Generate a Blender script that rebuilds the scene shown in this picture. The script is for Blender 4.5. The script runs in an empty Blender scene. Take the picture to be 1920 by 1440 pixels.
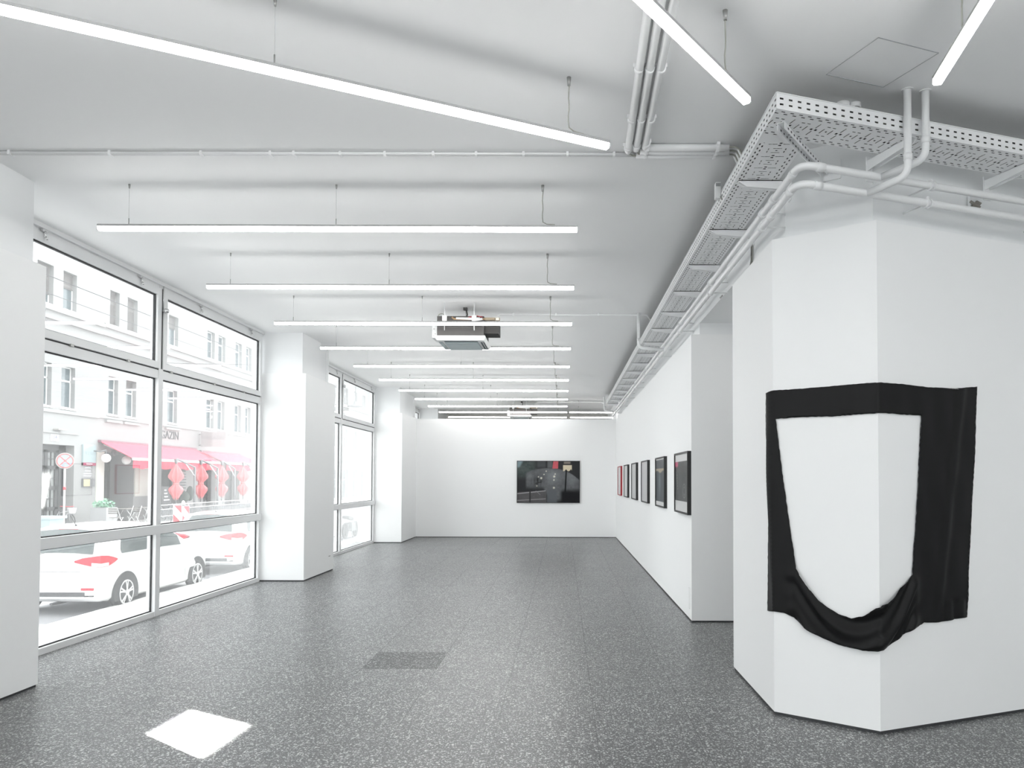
import bpy, math, random
from mathutils import Vector, Matrix
from mathutils.geometry import delaunay_2d_cdt
random.seed(7)
SC = bpy.context.scene
COL = SC.collection
PI = math.pi

# ------------------------------------------------------------------ camera
FPX, PITCH, ROLL = 1420.0, 0.0266, 0.0027
EYE = Vector((0, 0, 1.5))
CF = Vector((0, math.cos(PITCH), math.sin(PITCH)))
_up = Vector((0, -math.sin(PITCH), math.cos(PITCH)))
_rt = Vector((1, 0, 0))
CR = _rt * math.cos(ROLL) + _up * math.sin(ROLL)
CU = _up * math.cos(ROLL) - _rt * math.sin(ROLL)
PCX, PCY = 1056.1, 860.2
cam = bpy.data.cameras.new('camera')
cam.sensor_fit = 'HORIZONTAL'
cam.sensor_width = 36.0
cam.lens = FPX / 1920 * 36.0
cam.shift_x = (960 - PCX) / 1920
cam.shift_y = (PCY - 720) / 1920
cam.clip_start = 0.05
cam.clip_end = 500
camo = bpy.data.objects.new('camera', cam)
COL.objects.link(camo)
Mx = Matrix((CR, CU, -CF)).transposed().to_4x4()
Mx.translation = EYE
camo.matrix_world = Mx
SC.camera = camo

def ray(px, py):
    return CR * ((px - PCX) / FPX) - CU * ((py - PCY) / FPX) + CF
def at_x(px, py, X):
    d = ray(px, py); return EYE + d * (X / d.x)
def at_y(px, py, Y):
    d = ray(px, py); return EYE + d * (Y / d.y)
def at_z(px, py, Z):
    d = ray(px, py); return EYE + d * ((Z - EYE.z) / d.z)

# ------------------------------------------------------------------ sky, sun, exposure
SC.view_settings.view_transform = 'Standard'
SC.view_settings.look = 'None'
SC.view_settings.exposure = 1.0
SC.view_settings.gamma = 1.0
SC.view_settings.use_curve_mapping = False
SKY = 2.5
SC.cycles.max_bounces = 16
SC.cycles.diffuse_bounces = 12
SC.cycles.transparent_max_bounces = 24
wd = bpy.data.worlds.new('sky')
SC.world = wd
wd.use_nodes = True
wn = wd.node_tree
bg = wn.nodes['Background']
bg.inputs['Color'].default_value = (0.965, 0.98, 1.0, 1)
bg.inputs['Strength'].default_value = SKY

def lamp(name, kind, loc, direction, energy, color=(1, 1, 1), **kw):
    l = bpy.data.lights.new(name, kind)
    l.energy = energy
    l.color = color
    for k, v in kw.items():
        setattr(l, k, v)
    o = bpy.data.objects.new(name, l)
    COL.objects.link(o)
    o.location = loc
    o.rotation_euler = Vector(direction).to_track_quat('-Z', 'Y').to_euler()
    return o
# sun high over the street, shining along it towards the camera
lamp('sun', 'SUN', (-8, 40, 30), (-0.05, -0.62, -0.9), 3.0, (1.0, 0.98, 0.95), angle=0.01)
# sunlight thrown through the near window by a window pane high across the street
GL_TO = Vector((-2.167, 4.513, 0.0))
_d = Vector((0.718, -0.5455, -0.432)).normalized()
GL_FROM = GL_TO - _d * 26.5
_gl = lamp('sun_glint', 'AREA', GL_FROM, _d, 12.0, (1.0, 0.985, 0.96), shape='RECTANGLE', size=0.478, size_y=0.246, spread=math.radians(0.15))
_e1 = Vector((0.03, 0.555, 0)); _e1 = (_e1 - _d * _e1.dot(_d)).normalized()
_e2 = (-_d).cross(_e1)
_gm = Matrix((_e1, _e2, -_d)).transposed().to_4x4(); _gm.translation = GL_FROM
_gl.matrix_world = _gm

# ------------------------------------------------------------------ materials
MATS = {}
def mat(name, color=(.8, .8, .8), rough=.5, metal=0.0, spec=.5, emit=None, sheen=0, coat=0):
    if name in MATS: return MATS[name]
    m = bpy.data.materials.new(name); m.use_nodes = True
    b = m.node_tree.nodes['Principled BSDF']
    b.inputs['Base Color'].default_value = (*color, 1)
    b.inputs['Roughness'].default_value = rough
    b.inputs['Metallic'].default_value = metal
    b.inputs['Specular IOR Level'].default_value = spec
    b.inputs['Sheen Weight'].default_value = sheen
    b.inputs['Coat Weight'].default_value = coat
    if emit:
        b.inputs['Emission Color'].default_value = (*emit[0], 1)
        b.inputs['Emission Strength'].default_value = emit[1]
    MATS[name] = m
    return m
class NT:
    """small node helper"""
    def __init__(s, m): s.t = m.node_tree; s.n = s.t.nodes; s.l = s.t.links
    def new(s, typ, **kw):
        n = s.n.new(typ)
        for k, v in kw.items(): setattr(n, k, v)
        return n
    def math(s, op, a, b=None, c=None):
        n = s.n.new('ShaderNodeMath'); n.operation = op
        for i, v in enumerate((a, b, c)):
            if v is None: continue
            if isinstance(v, (int, float)): n.inputs[i].default_value = v
            else: s.l.new(v, n.inputs[i])
        return n.outputs[0]
    def mix(s, fac, a, b):
        n = s.n.new('ShaderNodeMix'); n.data_type = 'RGBA'
        for sock, v in ((n.inputs[0], fac), (n.inputs[6], a), (n.inputs[7], b)):
            if isinstance(v, (int, float)): sock.default_value = v
            elif isinstance(v, tuple): sock.default_value = (*v, 1)
            else: s.l.new(v, sock)
        return n.outputs[2]
def bumpy(m, scale=60, strength=.05, dist=.002, detail=4):
    t = NT(m)
    tc = t.new('ShaderNodeTexCoord'); no = t.new('ShaderNodeTexNoise')
    no.inputs['Scale'].default_value = scale; no.inputs['Detail'].default_value = detail
    t.l.new(tc.outputs['Object'], no.inputs['Vector'])
    bp = t.new('ShaderNodeBump'); bp.inputs['Strength'].default_value = strength; bp.inputs['Distance'].default_value = dist
    t.l.new(no.outputs['Fac'], bp.inputs['Height'])
    t.l.new(bp.outputs['Normal'], t.n['Principled BSDF'].inputs['Normal'])
    return m

WHITE = bumpy(mat('white_wall_paint', (.875, .88, .88), .75, spec=.25), 90, .04)
OLDWHITE = bumpy(mat('upper_wall_paint', (.84, .85, .855), .8, spec=.2), 14, .10, .004)
CEIL = bumpy(mat('ceiling_paint', (.89, .893, .895), .8, spec=.2), 6, .035, .004)
FRAMEM = mat('grey_window_frame_paint', (.78, .785, .79), .4)
GASKET = mat('black_rubber_gasket', (.02, .02, .022), .6)
CHROME = mat('chrome', (.75, .75, .75), .25, metal=1)
METALW = mat('white_painted_metal', (.84, .845, .85), .42)
PIPEM = mat('white_pipe_paint', (.83, .835, .84), .38)
ALU = mat('brushed_aluminium', (.50, .50, .505), .45, metal=.5)
STEEL = mat('galvanised_steel', (.42, .42, .41), .45, metal=.7)
CABLE = mat('grey_cable', (.38, .38, .34), .6)
CABLED = mat('dark_cable', (.06, .06, .06), .6)
DARKSTRIP = mat('dark_skirting', (.045, .047, .05), .6)
LED = mat('lit_opal_diffuser', (.9, .9, .9), .5, emit=((1.0, 0.99, .975), 9.5))
FOAM = bumpy(mat('dark_grey_insulation', (.105, .10, .098), .85), 40, .25, .004)
ACWHITE = mat('white_plastic', (.78, .79, .79), .4)
ACGLASS = mat('pale_blue_grille', (.48, .56, .58), .4)
ACDARK = mat('dark_vent_slot', (.06, .085, .095), .6)
WIREM = mat('pale_steel_wire', (.60, .60, .60), .5, metal=.2)
COPPER = mat('copper_tan_tube', (.42, .27, .15), .5)
REDW = mat('red_wire', (.5, .03, .05), .5)
BLACKFRAME = mat('black_frame_lacquer', (.012, .012, .013), .45)
REDFRAME = mat('red_frame_lacquer', (.33, .02, .03), .4)
MOUNT = mat('pale_grey_mount_board', (.62, .62, .62), .3, spec=.6)

# terrazzo floor
def floor_material():
    m = mat('terrazzo_tiles', (.1, .1, .1), .34)
    t = NT(m); b = t.n['Principled BSDF']
    g = t.new('ShaderNodeNewGeometry'); P = g.outputs['Position']
    sep = t.new('ShaderNodeSeparateXYZ'); t.l.new(P, sep.inputs[0])
    X, Y = sep.outputs[0], sep.outputs[1]
    dn = t.new('ShaderNodeTexNoise'); dn.inputs['Scale'].default_value = 55; dn.inputs['Detail'].default_value = 2
    t.l.new(P, dn.inputs['Vector'])
    dv = t.new('ShaderNodeVectorMath'); dv.operation = 'MULTIPLY_ADD'
    t.l.new(dn.outputs['Color'], dv.inputs[0]); dv.inputs[1].default_value = (.022, .022, 0); t.l.new(P, dv.inputs[2])
    def chips(scale, size, keep):
        v = t.new('ShaderNodeTexVoronoi'); v.inputs['Scale'].default_value = scale; v.voronoi_dimensions = '2D'
        t.l.new(dv.outputs[0], v.inputs['Vector'])
        sc = t.new('ShaderNodeSeparateColor'); t.l.new(v.outputs['Color'], sc.inputs[0])
        thr = t.math('MULTIPLY', sc.outputs[0], size)
        near = t.math('LESS_THAN', v.outputs['Distance'], thr)
        on = t.math('GREATER_THAN', sc.outputs[1], 1 - keep)
        return t.math('MULTIPLY', near, on), sc.outputs[2]
    c1, r1 = chips(66, .46, .60)
    c2, r2 = chips(130, .5, .55)
    chip = t.math('MAXIMUM', c1, t.math('MULTIPLY', c2, .75))
    big = t.new('ShaderNodeTexNoise'); big.inputs['Scale'].default_value = .9; big.inputs['Detail'].default_value = 3
    t.l.new(P, big.inputs['Vector'])
    base = t.mix(big.outputs['Fac'], (.062, .063, .066), (.088, .09, .093))
    cc = t.mix(r1, (.36, .37, .37), (.60, .61, .60))
    colr = t.mix(chip, base, cc)
    # per tile tone + joints
    tx = t.math('DIVIDE', t.math('SUBTRACT', X, .2), .5965)
    ty = t.math('DIVIDE', t.math('SUBTRACT', Y, 4.858), .5755)
    ix, iy = t.math('FLOOR', tx), t.math('FLOOR', ty)
    cmb = t.new('ShaderNodeCombineXYZ'); t.l.new(ix, cmb.inputs[0]); t.l.new(iy, cmb.inputs[1])
    wn_ = t.new('ShaderNodeTexWhiteNoise'); wn_.noise_dimensions = '2D'; t.l.new(cmb.outputs[0], wn_.inputs['Vector'])
    fx = t.math('ABSOLUTE', t.math('SUBTRACT', t.math('FRACT', tx), .5))
    fy = t.math('ABSOLUTE', t.math('SUBTRACT', t.math('FRACT', ty), .5))
    joint = t.math('GREATER_THAN', t.math('MAXIMUM', fx, fy), .5 - .0036)
    tone = t.math('MULTIPLY_ADD', wn_.outputs[0], .16, .92)
    isd = t.math('MULTIPLY', t.math('COMPARE', ix, -4.0, .3), t.math('COMPARE', iy, 2.0, .3))
    isd2 = t.math('MULTIPLY', t.math('COMPARE', ix, -3.0, .3), t.math('COMPARE', iy, 2.0, .3))
    dark = isd2
    tone = t.math('MULTIPLY', tone, t.math('SUBTRACT', 1.0, t.math('MULTIPLY', dark, .3)))
    vm = t.new('ShaderNodeVectorMath'); vm.operation = 'SCALE'
    t.l.new(colr, vm.inputs[0]); t.l.new(tone, vm.inputs['Scale'])
    fin = t.mix(t.math('MULTIPLY', joint, .6), vm.outputs[0], (.17, .17, .17))
    t.l.new(fin, b.inputs['Base Color'])
    r = t.math('MULTIPLY_ADD', wn_.outputs[0], .05, .30)
    r = t.math('ADD', r, t.math('MULTIPLY', dark, .12))
    r = t.math('ADD', r, t.math('MULTIPLY', big.outputs['Fac'], .07))
    r = t.math('MAXIMUM', r, t.math('MULTIPLY', joint, .6))
    t.l.new(r, b.inputs['Roughness'])
    t.l.new(t.math('MULTIPLY', t.math('SUBTRACT', 1.0, joint), .06), b.inputs['Coat Weight'])
    t.l.new(t.math('SUBTRACT', .52, t.math('MULTIPLY', joint, .35)), b.inputs['Specular IOR Level'])
    b.inputs['Coat Roughness'].default_value = .24
    b.inputs['Coat IOR'].default_value = 1.6
    return m
FLOORM = floor_material()

# window glass: clear pane + mirror reflection + pale film imitating lens haze, stronger aslant
def glass_material():
    m = bpy.data.materials.new('hazed_window_glass'); m.use_nodes = True
    t = NT(m); t.n.remove(t.n['Principled BSDF'])
    out = t.n['Material Output']
    tr = t.new('ShaderNodeBsdfTransparent'); tr.inputs[0].default_value = (.97, .985, .98, 1)
    gl = t.new('ShaderNodeBsdfGlossy'); gl.inputs['Roughness'].default_value = .0
    tl = t.new('ShaderNodeBsdfTranslucent'); tl.inputs[0].default_value = (.95, .96, .96, 1)
    lw = t.new('ShaderNodeLayerWeight'); lw.inputs['Blend'].default_value = .5
    f2 = t.math('POWER', lw.outputs['Facing'], 4.0)
    g = t.new('ShaderNodeNewGeometry')
    no = t.new('ShaderNodeTexNoise'); no.inputs['Scale'].default_value = 1.3; no.inputs['Detail'].default_value = 4
    t.l.new(g.outputs['Position'], no.inputs['Vector'])
    k = t.math('MULTIPLY_ADD', no.outputs['Fac'], .022, .002)
    fac = t.math('MULTIPLY_ADD', f2, .34, k)
    r1 = t.math('MULTIPLY_ADD', t.math('POWER', lw.outputs['Facing'], 5.0), .96, .04)
    fr = t.math('SUBTRACT', t.math('MULTIPLY', r1, 2.0), t.math('MULTIPLY', r1, r1))   # two glass faces of a double glazed unit
    m1 = t.new('ShaderNodeMixShader'); t.l.new(fr, m1.inputs[0]); t.l.new(tr.outputs[0], m1.inputs[1]); t.l.new(gl.outputs[0], m1.inputs[2])
    m2 = t.new('ShaderNodeMixShader'); t.l.new(fac, m2.inputs[0]); t.l.new(m1.outputs[0], m2.inputs[1]); t.l.new(tl.outputs[0], m2.inputs[2])
    t.l.new(m2.outputs[0], out.inputs[0])
    return m
GLASS = glass_material()

# perforated sheet metal (u along, v across, metres in the UV map)
def perforated(name, bed=True):
    m = mat(name, (.84, .845, .85), .42)
    t = NT(m); b = t.n['Principled BSDF']; out = t.n['Material Output']
    uv = t.new('ShaderNodeUVMap'); uv.uv_map = 'UVMap'
    sp = t.new('ShaderNodeSeparateXYZ'); t.l.new(uv.outputs[0], sp.inputs[0])
    U, V = sp.outputs[0], sp.outputs[1]
    def fr(P, u0):
        return t.math('MULTIPLY', t.math('SUBTRACT', t.math('FRACT', t.math('ADD', t.math('DIVIDE', t.math('SUBTRACT', U, u0), P), .5)), .5), P)
    def slot(P, u0, length, v0, w):
        a = t.math('LESS_THAN', t.math('ABSOLUTE', fr(P, u0)), length / 2)
        c = t.math('LESS_THAN', t.math('ABSOLUTE', t.math('SUBTRACT', V, v0)), w / 2)
        return t.math('MULTIPLY', a, c)
    S = []
    if bed:
        for v0 in (.022, .042, .236, .256): S.append(slot(.055, 0 if v0 in (.022, .256) else .027, .022, v0, .0075))
        for v0 in (.097, .181): S.append(slot(.165, 0, .005, v0, .05))
        for u0 in (.055, .11): S.append(slot(.165, u0, .005, .139, .05))
        for v0 in (.089, .189):
            for u0 in (.065, .1): S.append(slot(.165, u0, .02, v0, .006))
        for u0 in (-.014, .014): S.append(slot(.165, u0, .013, .139, .016))
        S.append(slot(.165, .0825, .009, .139, .012))
    else:
        for v0 in (.026, .056): S.append(slot(.055, 0, .022, v0, .0095))
    mx = S[0]
    for s in S[1:]: mx = t.math('MAXIMUM', mx, s)
    tr = t.new('ShaderNodeBsdfTransparent')
    ms = t.new('ShaderNodeMixShader'); t.l.new(mx, ms.inputs[0]); t.l.new(b.outputs[0], ms.inputs[1]); t.l.new(tr.outputs[0], ms.inputs[2])
    t.l.new(ms.outputs[0], out.inputs[0])
    return m
BEDM = perforated('perforated_tray_sheet', True)
RAILM = perforated('perforated_rail_sheet', False)

# ------------------------------------------------------------------ mesh builder
class M:
    def __init__(s, smooth=False):
        s.v = []; s.f = []; s.uv = []; s.smooth = smooth; s.sm = []
    def add(s, vs, fs, uv=None, smooth=None):
        o = len(s.v)
        s.v += [tuple(p) for p in vs]
        for i, f in enumerate(fs):
            s.f.append([o + k for k in f])
            s.uv.append(uv[i] if uv else None)
            s.sm.append(s.smooth if smooth is None else smooth)
        return s
    def box(s, x0, x1, y0, y1, z0, z1):
        vs = [(x, y, z) for z in (z0, z1) for y in (y0, y1) for x in (x0, x1)]
        return s.add(vs, [(0, 2, 3, 1), (4, 5, 7, 6), (0, 1, 5, 4), (2, 6, 7, 3), (0, 4, 6, 2), (1, 3, 7, 5)], smooth=False)
    def obox(s, c, a, b, d):
        c, a, b, d = map(Vector, (c, a, b, d))
        vs = [c + a * i + b * j + d * k for k in (-1, 1) for j in (-1, 1) for i in (-1, 1)]
        return s.add(vs, [(0, 2, 3, 1), (4, 5, 7, 6), (0, 1, 5, 4), (2, 6, 7, 3), (0, 4, 6, 2), (1, 3, 7, 5)], smooth=False)
    def bar(s, p, q, w, h, up=(0, 0, 1)):
        p, q = Vector(p), Vector(q); d = q - p; L = d.length; d.normalize()
        u = Vector(up)
        if abs(u.dot(d)) > .98: u = Vector((0, 1, 0))
        r = d.cross(u).normalized(); u = r.cross(d)
        return s.obox((p + q) / 2, d * (L / 2), r * (w / 2), u * (h / 2))
    def tube(s, pts, r, n=10, cap=True):
        pts = [Vector(p) for p in pts]
        rs = r if isinstance(r, (list, tuple)) else [r] * len(pts)
        T = []
        for i in range(len(pts)):
            a = pts[max(i - 1, 0)]; b = pts[min(i + 1, len(pts) - 1)]
            T.append((b - a).normalized())
        ref = Vector((0, 0, 1)) if abs(T[0].z) < .9 else Vector((1, 0, 0))
        N = (ref - T[0] * ref.dot(T[0])).normalized()
        vs = []; fs = []
        for i, p in enumerate(pts):
            if i:
                N = (N - T[i] * N.dot(T[i])).normalized()
            B = T[i].cross(N)
            for k in range(n):
                a = 2 * PI * k / n
                vs.append(p + (N * math.cos(a) + B * math.sin(a)) * rs[i])
        for i in range(len(pts) - 1):
            for k in range(n):
                fs.append((i * n + k, i * n + (k + 1) % n, (i + 1) * n + (k + 1) % n, (i + 1) * n + k))
        s.add(vs, fs, smooth=True)
        if cap:
            o = len(s.v) - len(vs)
            for ring in (list(range(n))[::-1], [(len(pts) - 1) * n + k for k in range(n)]):
                s.f.append([o + k for k in ring]); s.uv.append(None); s.sm.append(False)
        return s
    def sphere(s, c, r, n=16, sz=1.0):
        c = Vector(c); vs = []; fs = []
        h = n // 2
        for i in range(h + 1):
            th = PI * i / h
            for k in range(n):
                a = 2 * PI * k / n
                vs.append(c + Vector((r * math.sin(th) * math.cos(a), r * math.sin(th) * math.sin(a), r * sz * math.cos(th))))
        for i in range(h):
            for k in range(n):
                fs.append((i * n + k, (i + 1) * n + k, (i + 1) * n + (k + 1) % n, i * n + (k + 1) % n))
        return s.add(vs, fs, smooth=True)
    def prism(s, poly, z0, z1):
        n = len(poly)
        vs = [(x, y, z0) for x, y in poly] + [(x, y, z1) for x, y in poly]
        fs = [tuple(range(n))[::-1], tuple(range(n, 2 * n))] + [(i, (i + 1) % n, n + (i + 1) % n, n + i) for i in range(n)]
        return s.add(vs, fs, smooth=False)
    def extr(s, poly3, vec):
        n = len(poly3); vec = Vector(vec); P = [Vector(p) for p in poly3]
        fs = [tuple(range(n))[::-1], tuple(range(n, 2 * n))] + [(i, (i + 1) % n, n + (i + 1) % n, n + i) for i in range(n)]
        return s.add(P + [p + vec for p in P], fs, smooth=False)
    def disc(s, c, axis, r, t, n=24):
        c, a = Vector(c), Vector(axis).normalized()
        return s.tube([c - a * (t / 2), c + a * (t / 2)], r, n)
    def lathe(s, prof, n=20, c=(0, 0, 0)):
        vs = []; fs = []
        for (r, z) in prof:
            for k in range(n):
                a = 2 * PI * k / n
                vs.append((c[0] + r * math.cos(a), c[1] + r * math.sin(a), c[2] + z))
        for i in range(len(prof) - 1):
            for k in range(n):
                fs.append((i * n + k, i * n + (k + 1) % n, (i + 1) * n + (k + 1) % n, (i + 1) * n + k))
        return s.add(vs, fs, smooth=True)
    def torus(s, c, axis, R, r, n=28, m=8):
        c, a = Vector(c), Vector(axis).normalized()
        ref = Vector((0, 0, 1)) if abs(a.z) < .9 else Vector((1, 0, 0))
        u = a.cross(ref).normalized(); w = a.cross(u)
        vs = []; fs = []
        for i in range(n):
            t = 2 * PI * i / n; d = u * math.cos(t) + w * math.sin(t)
            for k in range(m):
                p = 2 * PI * k / m
                vs.append(c + d * (R + r * math.cos(p)) + a * (r * math.sin(p)))
        for i in range(n):
            for k in range(m):
                fs.append((i * m + k, ((i + 1) % n) * m + k, ((i + 1) % n) * m + (k + 1) % m, i * m + (k + 1) % m))
        return s.add(vs, fs, smooth=True)
    def quad(s, p, uv=None):
        return s.add(p, [tuple(range(len(p)))], uv=[uv] if uv else None, smooth=False)
    def build(s, name, material, parent=None, off=None):
        me = bpy.data.meshes.new(name)
        vs = s.v
        if parent is not None and off is None: off = parent['_o'] if '_o' in parent else (0, 0, 0)
        if off is not None: vs = [(v[0] - off[0], v[1] - off[1], v[2] - off[2]) for v in vs]
        me.from_pydata(vs, [], s.f)
        me.polygons.foreach_set('use_smooth', s.sm)
        if any(s.uv):
            ul = me.uv_layers.new(name='UVMap')
            for p, uvs in zip(me.polygons, s.uv):
                if uvs:
                    for li, q in zip(p.loop_indices, uvs): ul.data[li].uv = q
        me.materials.append(material)
        me.update()
        o = bpy.data.objects.new(name, me)
        COL.objects.link(o)
        if parent is not None: o.parent = parent
        return o

ORIG = {}
def fillet(pts, r, n=6):
    pts = [Vector(p) for p in pts]; out = [pts[0]]
    for i in range(1, len(pts) - 1):
        a, b, c = pts[i - 1], pts[i], pts[i + 1]
        u = (a - b).normalized(); w = (c - b).normalized()
        ang = u.angle(w); d = min(r / math.tan(ang / 2), (a - b).length * .49, (c - b).length * .49)
        p0, p1 = b + u * d, b + w * d
        for k in range(n + 1):
            t = k / n
            out.append((p0 * (1 - t) + b * t) * (1 - t) + (b * (1 - t) + p1 * t) * t)
    out.append(pts[-1])
    return out
def sag(p, q, drop, n=10, side=(0, 0, -1)):
    p, q = Vector(p), Vector(q); s_ = Vector(side)
    return [p.lerp(q, i / n) + s_ * (drop * 4 * (i / n) * (1 - i / n)) for i in range(n + 1)]
def tag(o, label=None, cat=None, group=None, kind=None):
    if label: o['label'] = label
    if cat: o['category'] = cat
    if group: o['group'] = group
    if kind: o['kind'] = kind
    return o
def thing(name, loc, label=None, cat=None, group=None, kind=None):
    """an Empty at the thing's base; parts are built in world metres and made relative to it"""
    o = bpy.data.objects.new(name, None); COL.objects.link(o)
    o.empty_display_size = .1
    o.location = loc
    ORIG[o.name] = Vector(loc)
    return tag(o, label, cat, group, kind)
def part(name, m, material, parent):
    off = ORIG.get(parent.name, Vector((0, 0, 0)))
    o = m.build(name, material, parent, off)
    ORIG[o.name] = off
    return o
def struct(name, m, material, parent=None):
    o = m.build(name, material) if parent is None else part(name, m, material, parent)
    if parent is None: o['kind'] = 'structure'
    return o
def copy_tree(o, parent=None):
    c = o.copy(); COL.objects.link(c)
    if parent is not None: c.parent = parent
    for ch in [x for x in COL.objects if x.parent == o]: copy_tree(ch, c)
    return c
def dup(o, loc, label, rotz=None, scale=None):
    c = copy_tree(o); c.location = loc; c['label'] = label
    if rotz is not None: c.rotation_euler = (0, 0, rotz)
    if scale is not None: c.scale = (scale,) * 3
    return c
def text_mesh(txt, size, thick=.004, spacing=1.0):
    cu = bpy.data.curves.new('lettering', 'FONT'); cu.body = txt; cu.size = size
    cu.align_x = 'CENTER'; cu.align_y = 'CENTER'; cu.extrude = thick / 2; cu.space_character = spacing
    o = bpy.data.objects.new('tmp_text', cu)
    me = bpy.data.meshes.new_from_object(o)
    bpy.data.objects.remove(o)
    vs = [v.co.copy() for v in me.vertices]; fs = [tuple(p.vertices) for p in me.polygons]
    bpy.data.meshes.remove(me)
    return vs, fs
def text_at(m, txt, size, c, right, up, thick=.004, spacing=1.0, squeeze=1.0):
    vs, fs = text_mesh(txt, size, thick, spacing)
    c, r, u = Vector(c), Vector(right), Vector(up); n = r.cross(u)
    m.add([c + r * (v.x * squeeze) + u * v.y + n * v.z for v in vs], fs, smooth=False)
    return m

# ------------------------------------------------------------------ large structure
H = 3.64          # ceiling
HC = 3.035        # height of the white cladding walls
WX = -4.45        # glass line on the street side
PXC = -3.77       # room face of the cladded piers
RX = 1.352        # face of the right wall
UX = 1.46         # upper wall over the right wall
BY = 19.42        # face of the back partition
struct('floor', M().box(-4.62, 7.0, -5.0, 26.0, -.12, 0), FLOORM)
struct('ceiling', M().box(-4.62, 7.0, -5.0, 26.0, H, H + .25), CEIL)
struct('wall_upper', M().box(-4.7, 7.0, -5.15, 26.0, H + .26, 16.0), mat('own_facade_plaster', (.5, .5, .49), .85))  # unseen upper storeys, added to screen sky light from the street
# piers on the street side: cladding below, plain column above, dark skirting line
piers = [(2.2, 5.48), (11.05, 12.47), (17.69, BY)]
for i, (a, b) in enumerate(piers):
    struct('wall_left', M().box(WX - .1, PXC, a, b, .018, HC), WHITE)
    struct('baseboard_left', M().box(WX - .1, PXC - .008, a + .008, b - .008, 0, .018), DARKSTRIP)
struct('wall_left', M().box(WX - .1, -3.835, 2.25, 5.43, HC, H), OLDWHITE)
struct('wall_left', M().box(WX - .1, -3.835, 11.09, 11.93, HC, H), OLDWHITE)
struct('wall_left', M().box(WX - .1, -3.90, 11.93, 12.40, HC, H), OLDWHITE)
struct('trim_1', M().box(-3.90, -3.86, 12.38, 12.41, HC, H), METALW)
struct('wall_left', M().box(WX - .1, -3.835, 17.73, 18.35, HC, H), OLDWHITE)
struct('wall_left', M().box(WX - .1, -3.92, 18.35, 19.7, HC, H), OLDWHITE)
struct('trim_2', M().box(-4.0, -3.87, 19.7, 19.76, HC, H), METALW)
struct('wall_left', M().box(WX - .1, -3.9, 19.44, 19.8, 0, HC), OLDWHITE)
struct('wall_left', M().box(WX - .1, -3.85, 23.2, 24.9, 0, H), OLDWHITE)
struct('wall_left', M().box(WX - .12, WX + .02, -5.0, -1.35, 0, H), OLDWHITE)
# back partition and the far wall behind it
struct('wall_back', M().box(-3.9, 1.40, BY, BY + .15, .016, HC), WHITE)
struct('baseboard_back', M().box(PXC, RX, BY + .008, BY + .14, 0, .016), DARKSTRIP)
struct('wall_far', M().box(-4.62, 7.0, 24.9, 25.15, 0, H), mat('far_wall_paint', (.60, .59, .57), .8))
# right wall with its end face, gap beside it and the room behind the gap
struct('wall_right', M().box(RX, 3.6, 7.985, BY + .15, .018, HC), WHITE)
struct('baseboard_right', M().box(RX + .008, 3.6, 7.993, BY, 0, .018), DARKSTRIP)
struct('wall_right', M().box(UX, 3.6, 8.09, 25.0, HC, H), OLDWHITE)
struct('wall_right', M().box(UX, 3.6, 6.0, 8.09, 3.175, H), OLDWHITE)
struct('wall_right', M().box(3.6, 3.75, 4.8, 8.5, 0, H), WHITE)
# cladded corner column: A-B side, B-C chamfer, C-D long side
cA, cB, cC = Vector((RX, 6.03)), Vector((RX, 4.874)), Vector((1.872, 4.497))
dCD = Vector((1.12, .449)).normalized()
cD = cC + dCD * 4.6
poly = [tuple(cA), tuple(cB), tuple(cC), tuple(cD), (cD.x, 6.5), (3.6, 6.5), (3.6, 6.03)]
struct('wall_corner', M().prism(poly, .02, HC + .02), WHITE)
def inset(poly, d):
    out = []
    n = len(poly)
    cx_ = sum(p[0] for p in poly) / n; cy_ = sum(p[1] for p in poly) / n
    for i in range(n):
        p0, p1, p2 = Vector(poly[i - 1]), Vector(poly[i]), Vector(poly[(i + 1) % n])
        e1, e2 = (p1 - p0).normalized(), (p2 - p1).normalized()
        n1, n2 = Vector((-e1.y, e1.x)), Vector((-e2.y, e2.x))
        bis = (n1 + n2); bis = bis / max(bis.length_squared, .2) * 2
        out.append(tuple(p1 + bis * d))
    return out
struct('baseboard_corner', M().prism(inset(poly, .008), 0, .02), DARKSTRIP)
uC = Vector((1.905, 4.625)); uD = uC + dCD * 4.6
struct('wall_corner', M().prism([(UX, 6.0), (UX, 4.95), tuple(uC), tuple(uD), (uD.x, 6.8), (3.6, 6.8), (3.6, 6.0)], HC + .02, H), OLDWHITE)
struct('wall_front', M().box(-4.62, 7.0, -5.15, -5.0, 0, .1), WHITE)
struct('wall_front', M().box(-4.62, 7.0, -5.15, -5.0, 3.45, H), WHITE)
struct('wall_front', M().box(-4.62, -.8, -5.15, -5.0, .1, 3.45), WHITE)
struct('wall_front', M().box(4.6, 7.0, -5.15, -5.0, .1, 3.45), WHITE)
struct('wall_right', M().box(6.85, 7.0, -5.0, 25.0, 0, H), WHITE)
# thin access panel in the ceiling
a0, a1, a2, a3 = [Vector((x, y, 0)) for x, y in ((1.382, 3.943), (1.519, 3.609), (1.876, 3.74), (1.738, 4.071))]
m = M()
for p, q in ((a0, a1), (a1, a2), (a2, a3), (a3, a0)):
    m.bar((p.x, p.y, H - .0012), (q.x, q.y, H - .0012), .004, .0024)
tag(m.build('trim_3', mat('panel_seam', (.42, .43, .44), .7)), kind='structure')

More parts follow.
